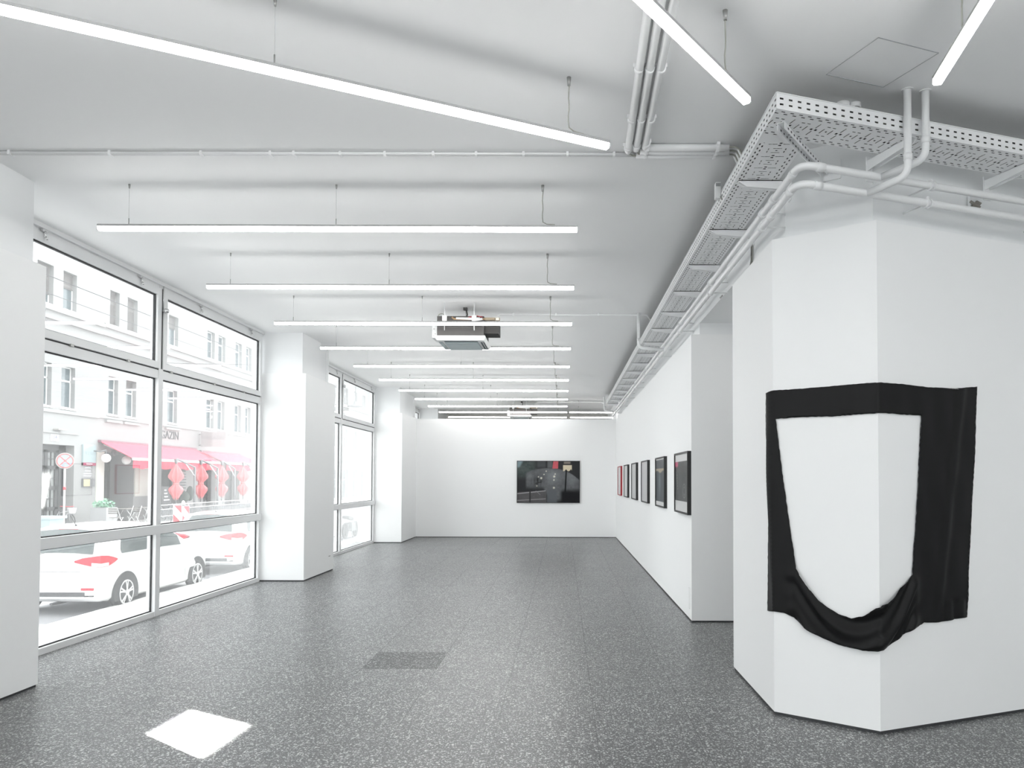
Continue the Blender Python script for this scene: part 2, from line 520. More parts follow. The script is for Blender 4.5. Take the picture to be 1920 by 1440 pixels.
# ------------------------------------------------------------------ street windows
def window(idx, y0, y1, ym, label=None):
    t = thing('window_%d' % idx, (WX, (y0 + y1) / 2, 0), kind='structure')
    x0, x1 = WX - .05, WX + .04
    f = M()
    f.box(x0, x1, y0, y1, 0, .055)                       # sill rail
    f.box(x0, x1 + .02, y0, y1, .89, .985)               # low bar
    f.box(x0, x1, y0, y1, 2.585, 2.675)                  # transom
    f.box(x0, x1, y0, y1, 3.57, H)                       # head
    f.box(x0, x1 + .03, y0, y1, 3.60, H)
    f.box(x0 + .001, x1 - .001, y0, y0 + .06, 0, H); f.box(x0 + .001, x1 - .001, y1 - .06, y1, 0, H)
    f.box(x0, x1 + .005, ym - .045, ym + .045, 0, H)
    part('window_frame', f, FRAMEM, t)
    g = M()
    for a, b in ((y0 + .06, ym - .045), (ym + .045, y1 - .06)):
        for z0, z1 in ((.055, .89), (.985, 2.585)):
            gp = M()
            gp.box(WX - .006, WX, a, b, z0, z1)
            part('pane', gp, GLASS, t)
            for q in ((a, a + .012, z0, z1), (b - .012, b, z0, z1), (a, b, z0, z0 + .01), (a, b, z1 - .012, z1)):
                g.box(WX - .012, WX + .006, *q)
        # opening upper sash with its own pane
        s = M(); e = .012
        A, B, Z0, Z1 = a - .02, b + .02, 2.69, 3.565
        X0, X1 = WX + .0, WX + .055
        s.box(X0, X1, A, A + .075, Z0 + .07, Z1 - .075); s.box(X0, X1, B - .075, B, Z0 + .07, Z1 - .075)
        s.box(X0, X1, A, B, Z0, Z0 + .07); s.box(X0, X1, A, B, Z1 - .075, Z1)
        so = part('sash', s, FRAMEM, t)
        gp = M(); gp.box(WX + .01, WX + .016, A + .07, B - .07, Z0 + .065, Z1 - .07)
        part('pane', gp, GLASS, so)
        sg = M()
        for q in ((A + .075, A + .087, Z0 + .07, Z1 - .075), (B - .087, B - .075, Z0 + .07, Z1 - .075), (A + .075, B - .075, Z0 + .07, Z0 + .08), (A + .075, B - .075, Z1 - .087, Z1 - .075)):
            sg.box(WX + .006, WX + .03, *q)
        part('gasket', sg, GASKET, so)
        # shadow gap under the sash
        g.box(WX + .035, WX + .0415, a, b, 2.675, 2.688)
        for fr in (.3, .85):
            l = M(); y = a + (b - a) * fr
            l.box(X1, X1 + .018, y - .03, y + .03, Z1 + .005, Z1 + .03)
            l.tube([(X1 + .012, y, Z1 + .015), (X1 + .02, y, Z1 - .04)], .011, 8)
            l.sphere((X1 + .02, y + .012, Z1 - .045), .016, 8)
            part('latch', l, CHROME, so)
        for fr in (.06, .45, .78):
            l = M(); y = a + (b - a) * fr
            l.box(X1 - .012, X1 + .004, y - .022, y + .022, Z0 - .018, Z0 + .004)
            part('hinge', l, STEEL, so)
    part('gasket', g, GASKET, t)
    k = M(); k.tube([(WX + .06, ym, 3.33), (WX + .085, ym, 3.33)], .02, 10); k.sphere((WX + .095, ym, 3.33), .03, 12)
    k.tube([(WX + .06, ym, 3.33), (WX + .06, ym, 3.62)], .006, 6)
    part('opener', k, CHROME, t)
    r = M(); r.tube([(WX + .052, ym, 2.69), (WX + .052, ym, 3.57)], .005, 6)
    part('opener_rod', r, GASKET, t)
    return t
window(1, 5.48, 11.05, 8.26)
window(2, 12.47, 17.69, 15.02)
window(3, -1.35, 2.2, .42)  # unseen bay, cut short to lessen light on the corner column
window(4, 19.8, 23.2, 21.5)
def fill_window(idx):  # unseen front window added for fill light
    t = thing('window_%d' % idx, (-.5, -5.07, 1), kind='structure')
    f = M(); f.box(-.8, 4.6, -5.12, -5.02, .1, .16); f.box(-.8, 4.6, -5.12, -5.02, 3.38, 3.45); f.box(-.8, 4.6, -5.12, -5.02, 2.55, 2.62)
    for x in (-.8, 1.9, 4.52): f.box(x, x + .08, -5.12, -5.02, .1, 3.45)
    part('window_frame', f, FRAMEM, t)
    g = M(); g.box(-.78, 4.58, -5.075, -5.07, .12, 3.42)
    part('pane', g, GLASS, t)
fill_window(5)
# stub walls that close the street wall above and beside the far bay
struct('wall_left', M().box(WX - .12, WX + .02, 24.9, 26, 0, H), OLDWHITE)

# ------------------------------------------------------------------ suspended strip lights
LZ = 3.32
def strip_light(length, wires, cable_at=None, label=None, cat='light', group=None):
    """local x along the lamp, origin in the middle of it"""
    t = thing('strip_light', (0, 0, 0), label, cat, group)
    h = length / 2
    a = M(); a.box(-h, h, -.021, .021, .007, .022)
    part('housing', a, ALU, t)
    d = M()
    prof = [(-.0205, .007), (-.0205, -.014), (-.014, -.021), (.014, -.021), (.0205, -.014), (.0205, .007)]
    d.extr([(-h + .004, y, z) for y, z in prof], (2 * h - .008, 0, 0))
    part('diffuser', d, LED, t)
    e = M()
    for sx in (-1, 1):
        e = M(); e.extr([(sx * h - .004, y * 1.02, z) for y, z in prof], (.008, 0, 0)); part('end_cap', e, ACWHITE, t)
    top = H - LZ
    for x in wires:
        w = M(); w.tube([(x, 0, .02), (x, 0, top - .01)], .0013, 6)
        wo = part('suspension_wire', w, WIREM, t)
        c = M(); c.tube([(x, 0, top - .03), (x, 0, top)], [.005, .008], 10)
        part('ceiling_mount', c, STEEL, wo)
        g = M(); g.tube([(x, 0, .02), (x, 0, .07)], .0035, 8)
        part('wire_gripper', g, STEEL, wo)
    if cable_at is not None:
        x = cable_at
        pts = [(x + .0025 * math.sin(k * 1.7), .002 * math.cos(k), top - .02 - (top - .07) * k / 8) for k in range(9)]
        pts += [(x + .03, 0, .035), (x + .09, 0, .031)]
        c = M(); c.tube(pts, .0036, 8)
        po = part('power_cable', c, CABLE, t)
        b = M(); b.tube([(x, 0, top - .045), (x, 0, top)], [.008, .012], 12)
        part('cable_gland', b, STEEL, po)
    return t
xl, xr = -3.39, .10
rows = [5.47 + 1.683 * k for k in range(11)]
ordn = ['first', 'second', 'third', 'fourth', 'fifth', 'sixth', 'seventh', 'eighth', 'ninth', 'tenth', 'eleventh']
proto = strip_light(xr - xl, (-3.17 - (xl + xr) / 2, -1.66 - (xl + xr) / 2), -.155 - (xl + xr) / 2)
GRP = 'suspended strip lights in parallel rows across the room'
extra = {0: 'nearest of the parallel rows, just behind the ceiling conduit', 1: 'second of the parallel rows from the front', 2: 'passing right in front of the dark ceiling air conditioner',
         3: 'fourth parallel row, passing just behind the near air conditioner', 4: 'fifth of the parallel rows from the front', 5: 'sixth of the parallel rows from the front',
         6: 'seventh of the parallel rows from the front', 7: 'eighth of the parallel rows, last one before the back partition', 8: 'ninth row, ending nearest above the top of the back partition',
         9: 'tenth row, over the hidden room behind the partition', 10: 'farthest and lowest in view, behind the back partition'}
for k, y in enumerate(rows):
    lab = 'slim white suspended strip light, ' + extra[k]
    if k == 0:
        proto.location = ((xl + xr) / 2, y, LZ); proto['label'] = lab; proto['group'] = GRP
    else:
        c = dup(proto, ((xl + xr) / 2, y, LZ), lab); c['group'] = GRP
# shorter pieces joined on the right of the last two rows
sl = strip_light(1.3, (-.4, .4), None, 'short strip light continuing the tenth row towards the right wall', 'light', 'short strip lights behind the partition')
sl.location = (.81, rows[9], LZ)
dup(sl, (.85, rows[10], LZ), 'short strip light continuing the farthest row towards the right wall')
# the three lights set at an angle near the camera
def angled(p_end, p_dir, length, label, wires, cable):
    e = Vector((*p_end, LZ)); d = Vector((*p_dir, 0)).normalized()
    c = e - d * (length / 2)
    t = strip_light(length, wires, cable, label, 'light', None)
    t.location = c; t.rotation_euler = (0, 0, math.atan2(d.y, d.x))
angled((.240, 4.088), (2.429, 1.198), 3.49, 'long slanting strip light crossing the upper left ceiling', (3.49 / 2 - 1.71, 3.49 / 2 - 3.2), 3.49 / 2 - .24)
angled((.876, 3.589), (.567, .746), 3.0, 'slanting strip light crossing the triple ceiling conduits', (3.0 / 2 - 2.2,), 3.0 / 2 - .235)
angled((1.702, 3.41), (.095, .56), 3.0, 'strip light at the upper right corner beside the ceiling access panel', (-.6,), 3.0 / 2 - .33)

# unseen strip lights added for even light: front of room and side passage
FR = 'added unseen strip lights over the front of the room'
for i, (p, q) in enumerate((((-3.3, -1.2), (-.4, .6)), ((-3.6, .9), (-1.0, 2.4)), ((.9, -1.6), (3.6, .4)), ((3.4, 2.6), (6.2, 1.2)), ((1.3, -.3), (4.3, 1.7)), ((-2.8, -4.0), (.6, -3.6)), ((2.6, -3.8), (5.6, -2.6)), ((2.3, 6.6), (2.3, 7.6)))):
    p, q = Vector(p), Vector(q); c = (p + q) / 2; d = q - p
    z = LZ if i < 7 else 3.0
    t = strip_light(d.length, (-d.length * .35, d.length * .35), None, ['added strip light hanging behind the camera on the left', 'added strip light hanging left of the camera beside the near white pier', 'added strip light hanging behind the camera on the right', 'added strip light hanging right of the camera before the column', 'added strip light hanging over the right shoulder of the camera', 'added strip light nearest the front window on the left', 'added strip light nearest the front window on the right', 'added short strip light in the side passage behind the column'][i], 'light', FR)
    t.location = (c.x, c.y, z); t.rotation_euler = (0, 0, math.atan2(d.y, d.x))

# ------------------------------------------------------------------ cable tray
TZ, TR = 3.42, .085
tD = Vector((1, .340, 0)).normalized(); tN = Vector((-tD.y, tD.x, 0))
Q0 = Vector((1.10, 3.87, TZ)); QI = Vector((1.378, 4.25, TZ))
Y1 = 19.35
tray = thing('cable_tray', (1.24, 12, TZ), 'white perforated steel cable tray running along the right wall and around the column', 'cable tray')
bed = M()
def tr_uv(p): return (p[1], p[0] - 1.10)
ym = 4.27
L0 = [(1.10, ym, TZ), (1.378, ym, TZ), (1.378, Y1, TZ), (1.10, Y1, TZ)]
bed.quad(L0, [tr_uv(p) for p in L0])
# corner plate and right run
t0 = 0.33; t1 = 5.2
def rr(t, v): return Q0 + tD * t + tN * v
tw = .272
R0 = [rr(t0, 0), rr(t1, 0), rr(t1, tw), rr(t0, tw)]
bed.quad([tuple(p) for p in R0], [(t0, 0), (t1, 0), (t1, tw), (t0, tw)])
Cn = [Q0, rr(t0, 0), rr(t0, tw), QI, Vector((1.378, ym, TZ)), Vector((1.10, ym, TZ))]
bed.quad([tuple(p) for p in Cn], [((p - Q0).dot(tD), (p - Q0).dot(tN)) for p in Cn])
part('tray_bed', bed, BEDM, tray)
def rail(pts):
    m = M(); s_ = 0
    for p, q in zip(pts[:-1], pts[1:]):
        p, q = Vector(p), Vector(q); L = (q - p).length
        m.quad([tuple(p), tuple(q), (q.x, q.y, q.z + TR), (p.x, p.y, p.z + TR)], [(s_, 0), (s_ + L, 0), (s_ + L, TR), (s_, TR)])
        s_ += L
    return m
part('side_rail', rail([(1.10, Y1, TZ), tuple(Q0), tuple(rr(t1, 0))]), RAILM, tray)
part('side_rail', rail([(1.378, Y1, TZ), tuple(QI), tuple(rr(t1, tw))]), RAILM, tray)
lip = M()
def lipline(pts):
    for p, q in zip(pts[:-1], pts[1:]): lip.bar((p[0], p[1], TZ + TR), (q[0], q[1], TZ + TR), .008, .004)
lipline([(1.10, Y1), tuple(Q0), tuple(rr(t1, 0))]); lipline([(1.378, Y1), tuple(QI), tuple(rr(t1, tw))])
part('rolled_edge', lip, METALW, tray)
def bracket(c0, c1, base_w=.05):
    """wedge arm under the tray from its outer tip c0 to the wall side c1"""
    c0, c1 = Vector(c0), Vector(c1); d = (c1 - c0); L = d.length; d.normalize(); n = Vector((-d.y, d.x, 0))
    m = M()
    prof = [(0, 0), (L, 0), (L, -.06), (L - .02, -.06), (.05, -.04), (.0, -.006)]
    for s0 in (-.022, .018):
        P = [c0 + d * a + n * s0 + Vector((0, 0, z)) for a, z in prof]
        m.extr(P, n * .004)
    m.obox(c0 + d * (L / 2) + Vector((0, 0, -.002)), d * (L / 2), n * .022, Vector((0, 0, .002)))
    m.obox((c0 + d * (L / 2) + Vector((0, 0, -.04))), d * (L / 2 - .03), n * .02, Vector((0, 0, .002)) + d * 0)
    m.obox(c1 + Vector((0, 0, -.05)), d * .003, n * .028, Vector((0, 0, .075)))
    return m
for k in range(16):
    y = 4.83 + .957 * k
    if y > Y1: break
    part('bracket', bracket((1.12, y, TZ - .002), (UX - .004, y, TZ - .002)), METALW, tray)
for tt in (.91, 1.83, 2.75, 3.67):
    p0 = rr(tt, .02); p1 = rr(tt, tw + .1)
    part('bracket', bracket((p0.x, p0.y, TZ - .002), (p1.x, p1.y, TZ - .002)), METALW, tray)
# slotted channel strut at the corner with its wall plate
pS, pE = Vector((1.165, 4.02, TZ - .022)), Vector((1.655, 4.765, TZ + .03))
strut = M(); dS = (pE - pS).normalized(); nS = Vector((-dS.y, dS.x, 0)).normalized()
for s0 in (-.02, .02):
    strut.obox((pS + pE) / 2 + nS * s0, dS * ((pE - pS).length / 2), nS * .0015, Vector((0, 0, .02)))
strut.obox((pS + pE) / 2 + Vector((0, 0, .02)), dS * ((pE - pS).length / 2), nS * .02, Vector((0, 0, .0015)))
so = part('corner_strut', strut, METALW, tray)
hol = M()
for k in range(14):
    p = pS + dS * (.06 + k * .055)
    hol.obox(p + nS * -.0218, dS * .009, nS * .0006, Vector((0, 0, .005)))
    hol.obox(p + nS * .0182, dS * .009, nS * .0006, Vector((0, 0, .005)))
part('slot_hole', hol, mat('slot_shadow', (.08, .08, .085), .8), so)
pc = Vector((1.70, 4.755, TZ + .04)); dB = (uC - Vector((UX, 4.95))).normalized(); dB3 = Vector((dB.x, dB.y, 0)); nB3 = Vector((dB.y, -dB.x, 0))
pl = M(); pl.obox(pc, dB3 * .055, nB3 * .003, Vector((0, 0, .06)))
part('wall_plate', pl, METALW, so)
# cables in the tray, mostly dark ones added for shade behind its slots
cb = thing('cable_bundle', (1.25, 10, TZ), 'cables inside the long perforated tray, mostly dark ones added to darken its slots', 'cables')
for i in range(26):
    lay, q = divmod(i, 13)
    v = .014 + .0203 * q + .01 * lay; v = min(v, .26); zc = TZ + .014 + .021 * lay
    tc_ = (1.10 + v - Q0.x - tN.x * v) / tD.x
    pts = [(1.10 + v + .003 * math.sin(y * 1.3 + i), y, zc) for y in [19.0 - .6 * k for k in range(24)]]
    pts += [tuple(Vector((1.10 + v, rr(tc_, v).y, zc)))] + [(rr(t_, v).x, rr(t_, v).y, zc) for t_ in (tc_ + .5, 1.6, 2.4, 3.4, 5.0)]
    m = M(); m.tube(fillet(pts, .05, 4), .0102, 6)
    part('cable', m, CABLE if i % 9 == 4 else CABLED, cb)
for v, dz in ((.013, .056), (.034, .060), (.013, .077)):  # more dark cables added so the rail slots look shaded
    zc = TZ + dz; tc_ = (1.10 + v - Q0.x - tN.x * v) / tD.x
    pts = [(1.10 + v, 19.0, zc), tuple(Vector((1.10 + v, rr(tc_, v).y, zc))), (rr(5.0, v).x, rr(5.0, v).y, zc)]
    m = M(); m.tube(fillet(pts, .03, 4), .0105, 6); part('cable', m, CABLED, cb)

# ------------------------------------------------------------------ white pipes on the right wall
def run_dir(p, q): return (Vector(q) - Vector(p)).normalized()
PR = .0215
def pipe(name, z, corner, endp, label, ytail):
    pts = fillet([(corner[0], ytail, z), (corner[0], corner[1], z), (endp[0], endp[1], z)], .075, 8)
    t = thing(name, (corner[0], corner[1], z), label, 'pipe', 'white pipes along the right wall')
    m = M(); m.tube(pts, PR, 12); part('pipe_run', m, PIPEM, t)
    # sleeve joints either side of the bend
    for i in (1, 9):
        a = pts[i]; d = (pts[i + 1] - pts[i - 1]).normalized() if i == 1 else (pts[i + 1] - pts[i]).normalized()
        d = d if i == 9 else (pts[0] - pts[1]).normalized()
        s_ = M(); b0 = a + d * .0; s_.tube([b0, b0 + d * .05], PR + .0035, 12); part('pipe_sleeve', s_, PIPEM, t)
    s_ = M(); s_.tube([(corner[0], corner[1] + .5, z), (corner[0], corner[1] + .56, z)], PR + .006, 12); part('pipe_sleeve', s_, PIPEM, t)
    def clamp(p, d, wallp):
        c = M(); p, d = Vector(p), Vector(d)
        c.tube([p - d * .016, p - d * .006], PR + .008, 12); c.tube([p + d * .006, p + d * .016], PR + .008, 12)
        c.tube([p, wallp], .006, 6)
        c.box(p.x - .006, p.x + .006, p.y - .008, p.y + .008, p.z + PR, p.z + PR + .018)
        part('pipe_clamp', c, METALW, t)
    for k in range(9):
        y = 4.95 + 1.75 * k
        clamp((corner[0], y, z), (0, 1, 0), (UX, y, z))
    d = run_dir((corner[0], corner[1], 0), (endp[0], endp[1], 0)); n = Vector((-d.y, d.x, 0))
    for s0 in (.93, 1.95):
        p = Vector((corner[0], corner[1], z)) + d * s0
        clamp(p, d, p + n * .19)
    return t, Vector((corner[0], corner[1], z)), d
e1 = (1.31 + 5, 4.155 + 5 * .354); e2 = (1.306 + 5, 4.19 + 5 * .357)
p1, c1, d1 = pipe('heating_pipe', 3.25, (1.31, 4.155), e1, 'upper of two white pipes bending around the corner below the cable tray', 19.9)
p2, c2, d2 = pipe('heating_pipe', 3.16, (1.306, 4.19), e2, 'lower of two white pipes bending around the corner above the white column', 19.9)
def branch(top, bend_z, joint, label, tilt=0):
    t = thing('ceiling_pipe', (top[0], top[1], bend_z), label, 'pipe', 'white pipes dropping from the ceiling')
    m = M(); m.tube(fillet([(top[0], top[1], H), (top[0], top[1], bend_z), joint], .07, 8), PR - .001, 12)
    part('pipe_run', m, PIPEM, t)
    s_ = M(); s_.tube([(top[0], top[1], bend_z + .085), (top[0], top[1], bend_z + .12)], PR + .002, 12); part('pipe_sleeve', s_, PIPEM, t)
    r_ = M(); r_.tube([(top[0], top[1], H - .004), (top[0], top[1], H)], PR + .01, 14); part('ceiling_collar', r_, PIPEM, t)
branch((1.882, 4.10), 3.165, (1.757, 4.35, 3.16), 'left white pipe dropping from the ceiling in front of the tray, joining the lower pipe')
branch((1.988, 4.115), 3.265, (1.831, 4.34, 3.25), 'right white pipe dropping from the ceiling in front of the tray, joining the upper pipe')
branch((.965, 9.70), 3.19, (1.29, 9.70, 3.165), 'white drop pipe passing under the tray beside the near air conditioner conduit')
branch((1.06, 19.62), 3.27, (1.31, 19.62, 3.25), 'small white drop pipe at the far end of the tray above the partition')

# small sensor box on the tray rail, cable glands and dangling wires
b = thing('sensor_box', (1.075, 5.26, 3.465), 'small white sensor box clipped to the side rail of the tray', 'sensor')
m = M(); m.box(1.06, 1.095, 5.235, 5.285, 3.465, 3.575); part('case', m, ACWHITE, b)
m = M()
for k in range(4): m.box(1.063 + k * .008, 1.067 + k * .008, 5.2335, 5.2345, 3.545, 3.568)
part('vent_slots', m, ACDARK, b)
m = M(); m.tube([(1.09, 5.24, 3.48), (1.098, 5.225, 3.45), (1.10, 5.20, 3.47)], .003, 6); part('lead', m, CABLE, b)
for i, (x, y) in enumerate(((1.585, 4.25), (1.655, 4.262))):
    t = thing('ceiling_cable_outlet', (x, y, 3.5), ('left' if i == 0 else 'right') + ' of two round ceiling cable outlets just above the tray rail', 'cable outlet', 'ceiling cable outlets')
    m = M(); m.lathe([(.018, .0), (.036, .0), (.036, -.022), (.031, -.03), (.027, -.022), (.027, 0)], 18, (x, y, H)); part('collar', m, METALW, t)
    for k in range(6):
        a = k * 1.05
        m = M(); m.tube([(x + .014 * math.cos(a), y + .014 * math.sin(a), H), (x + .016 * math.cos(a), y + .015 * math.sin(a), H - .06), (x - .03 + .02 * math.cos(a), y + .02 * math.sin(a) + .01, TZ + .02)], .0055, 6)
        part('cable', m, [CABLE, CABLED, METALW][k % 3], t)
t = thing('loose_wires', (1.455, 5.86, 3.06), 'bunch of loose dark wires hanging from the beam edge below the two pipes', 'wires')
for k in range(5):
    m = M(); a = .012 * (k - 2)
    m.tube([(1.452, 5.80 + a, 3.36), (1.45, 5.80 + a, 3.20), (1.445, 5.81 + a * 1.6, 3.14), (1.45, 5.86 + a * 1.8, 3.11), (1.455, 5.90 + a * .4, 3.085)], .0032, 6)
    part('wire', m, CABLED if k % 2 else CABLE, t)
m = M(); m.tube([(1.455, 5.895, 3.09), (1.457, 5.915, 3.07)], .012, 8); part('tape_end', m, CABLED, t)
t = tag(M().box(1.448, 1.4585, 6.9, 6.99, 3.18, 3.19).build('old_wall_anchor', STEEL), 'small metal anchor plate on the beam edge above the passage', 'anchor')
t = thing('metal_clip', (2.68, 4.87, 3.3), 'rusty metal clamp on the upper column wall beside the second tray arm', 'clamp')
pp = Vector((2.66, 4.895, 3.31))
m = M(); m.obox(pp, tD * .02, tN * .012, (0, 0, .045)); part('plate', m, METALW, t)
m = M(); m.obox(pp + Vector((.01, -.025, -.03)), (.028, .02, .03), (.006, -.01, 0), (-.01, .01, .012)); m.tube([pp + Vector((-.02, -.02, 0)), pp + Vector((.03, -.045, -.05))], .009, 8); part('hook', m, mat('weathered_steel', (.3, .28, .25), .7, metal=.4), t)

# ------------------------------------------------------------------ conduits on the ceiling
for i, x in enumerate((.372, .428, .487)):
    t = thing('ceiling_conduit', (x, 4.8, H), ['left', 'middle', 'right'][i] + ' one of three thick white conduits running side by side on the ceiling', 'conduit', 'three thick ceiling conduits')
    m = M(); xe = x + (.42 - .386) ; m.tube([(x - .04, 1.5, H - .026), (xe + (i - 1) * -.006, 4.83 - i * .03, H - .026)], .0215, 12); part('pipe_run', m, PIPEM, t)
    for y in (3.85, 4.40, 4.78 - i * .03):
        xx = x - .04 + (xe - x + .04) * (y - 1.5) / 3.3
        m = M(); m.tube([(xx, y - .012, H - .026), (xx, y + .012, H - .026)], .0245, 12); m.box(xx - .03, xx + .03, y - .01, y + .01, H - .02, H); part('pipe_clip', m, PIPEM, t)
    m = M()
    for k in range(3): m.tube(fillet([(xe - .008 + .008 * k, 4.82 - i * .03, H - .026), (xe + .03, 4.90 - .0 * i, H - .024 - .004 * k), (.56, 4.79 + .05 * (2 - i), H - .026)], .05, 5), .0045, 6)
    part('cable', m, CABLE, t)
for i, y in enumerate((4.775, 4.83, 4.885)):
    t = thing('ceiling_conduit', (.8, y, H), ['front', 'middle', 'rear'][i] + ' one of three short conduits leading from the triple conduits to the tray corner', 'conduit', 'three short ceiling conduits')
    m = M(); m.tube([(.51 - .02 * i, y, H - .026), (1.05 + .012 * i, y, H - .026)], .0215, 12); part('pipe_run', m, PIPEM, t)
    for x in (.53, .98):
        m = M(); m.tube([(x - .012, y, H - .026), (x + .012, y, H - .026)], .025, 12); m.box(x - .01, x + .01, y - .03, y + .03, H - .02, H); part('pipe_clip', m, PIPEM, t)
    for k in range(3):
        m = M(); m.tube(fillet([(1.04 + .012 * i, y - .01 + .01 * k, H - .026), (1.11, y + .01 * k, H - .02), (1.17, y + .02 + .02 * k, TZ + .1), (1.2, y + .12, TZ + .03)], .05, 5), .006, 6); part('cable', m, METALW if k else CABLE, t)
t = thing('thin_conduit', (-1.7, 4.91, H), 'long thin white conduit clipped across the ceiling in front of the first parallel light', 'conduit')
m = M(); m.tube([(-3.83, 4.905, H - .013), (1.02, 4.905, H - .013)], .0095, 8); m.tube([(-3.83, 4.926, H - .013), (.5, 4.926, H - .013)], .0095, 8); part('pipe_run', m, PIPEM, t)
for px in (16, 204, 375, 505, 549, 636, 720, 811, 892, 981, 1064, 1152):
    x = at_z(px, 285, H - .013).x
    m = M(); m.box(x - .008, x + .008, 4.893, 4.938, H - .027, H); part('clip', m, PIPEM, t)

# ------------------------------------------------------------------ air conditioners
def air_con(loc, label, far=False):
    t = thing('air_conditioner', (0, 0, 0), label, 'air conditioner', 'dark cassette air conditioners hanging from the ceiling')
    # local: x right, y away, origin at centre of the bottom panel
    m = M(); m.box(-.285, .285, -.27, .30, .055, .30); part('body', m, FOAM, t)
    m = M(); m.box(-.36, -.29, -.18, .12, .05, .20); ob = part('control_box', m, ACWHITE, t)
    m = M()
    for y, z in ((-.14, .16), (-.10, .10), (-.15, .075)): m.tube([(-.345 + (y + .16) * .4, -.182, z), (-.345 + (y + .16) * .4, -.18, z)], .008, 8)
    part('screw', m, STEEL, ob)
    m = M()
    prof = [(-.31, .055), (-.31, .03), (-.285, 0), (.285, 0), (.31, .03), (.31, .055)]
    vs = []
    for (s0, z) in ((.30, .058), (.31, .035), (.285, .0)):
        vs += [(-s0, -s0, z), (s0, -s0, z), (s0, s0 + .09, z), (-s0, s0 + .09, z)]
    fs = [(0, 3, 2, 1)]
    for i in (0, 4): fs += [(i + k, i + (k + 1) % 4, i + 4 + (k + 1) % 4, i + 4 + k) for k in range(4)]
    fs.append((8, 9, 10, 11))
    m.add(vs, fs, smooth=False); fp = part('fascia_panel', m, ACWHITE, t)
    m = M(); m.box(-.205, .205, -.175, .33, -.012, -.001); part('intake_grille', m, ACGLASS, fp)
    m = M(); m.box(-.205, .205, -.225, -.19, -.003, -.0005); part('outlet_slot', m, ACDARK, fp)
    for s0 in (-1, 1):
        m = M(); m.box(s0 * .255 - .022, s0 * .255 + .022, -.17, .32, -.003, -.0005); part('outlet_slot', m, ACDARK if s0 > 0 else ACGLASS, fp)
    m = M(); m.box(.257, .266, -.17, .27, -.006, -.003); part('air_vane', m, ACWHITE, fp)
    top = H - 3.178
    for x, y in ((-.19, -.30), (.17, -.30), (.0, .2), (-.25, .2)):
        m = M(); m.tube([(x, y, .12), (x, y, top)], .0045 if x < .1 else .007, 8); ro = part('hanging_rod', m, METALW, t)
        m = M(); m.box(x - .028, x + .028, y - .012, y + .012, .235, .30); part('hanger_bracket', m, METALW, ro)
    m = M(); m.box(.28, .46, -.235, .05, .095, .235); part('insulated_duct', m, mat('dark_duct', (.06, .057, .055), .7), t)
    m = M(); m.tube([(-.10, -.285, .285), (-.08, -.29, .262), (.2, -.29, .255), (.3, -.28, .265), (.46, -.28, .262)], .011, 8)
    part('copper_tube', m, COPPER, t)
    m = M(); m.tube([(-.05, -.29, .268), (.15, -.295, .262), (.24, -.29, .27)], .016, 8); m.tube([(.18, -.30, .245), (.27, -.295, .262)], .015, 8); part('white_lagging', m, ACWHITE, t)
    m = M(); m.tube([(.05, -.28, .27), (.12, -.292, .285), (.2, -.29, .30), (.27, -.28, .285)], .004, 6); part('red_wire', m, REDW, t)
    m = M(); m.box(.3, .42, -.31, -.25, .245, .275); m.tube([(.42, -.28, .26), (.48, -.28, .26)], .02, 8); part('valve', m, mat('brass_valve', (.36, .30, .22), .5, metal=.5), t)
    m = M(); m.box(.43, .47, -.30, -.25, .245, .28); part('terminal_cap', m, mat('ivory_plastic', (.75, .72, .64), .5), t)
    m = M(); m.tube(fillet([(-.31, -.17, .19), (-.28, -.2, .34), (-.22, -.2, .35), (-.2, -.22, .28)], .05, 6), .006, 6); m.tube(fillet([(-.30, -.15, .2), (-.26, -.18, .32), (-.22, -.2, .28)], .04, 5), .005, 6); part('cable_loop', m, CABLE, t)
    m = M(); m.tube([(.02, .0, .30), (.05, -.02, .37), (.03, .0, top)], .01, 8); m.box(.0, .05, -.03, .03, top - .03, top); part('power_lead', m, CABLED, t)
    t.location = loc
    return t
ac1 = air_con((-1.255, 9.44, 3.178), 'near dark grey cassette air conditioner with pale bottom grille, hanging mid ceiling')
dup(ac1, (-1.18, 20.95, 3.178), 'far dark air conditioner half hidden above the back partition')
def ac_line(y, x0, label, n):
    t = thing('ac_conduit', (x0, y, H), label, 'conduit', 'conduits from the air conditioners')
    m = M(); m.tube(fillet([(x0, y, H - .1), (x0 + .12, y, H - .02), (1.08, y, H - .02), (1.14, y, TZ + .11)], .04, 5), .011, 8); part('pipe_run', m, METALW, t)
    for k in range(n):
        x = x0 + .3 + (1.0 - x0 - .3) * k / max(n - 1, 1)
        m = M(); m.box(x - .01, x + .01, y - .016, y + .016, H - .034, H); part('clip', m, METALW, t)
ac_line(9.74, -.95, 'thin ceiling conduit leading from the near air conditioner to the tray', 4)
ac_line(20.9, -.85, 'thin ceiling conduit leading from the far air conditioner', 3)

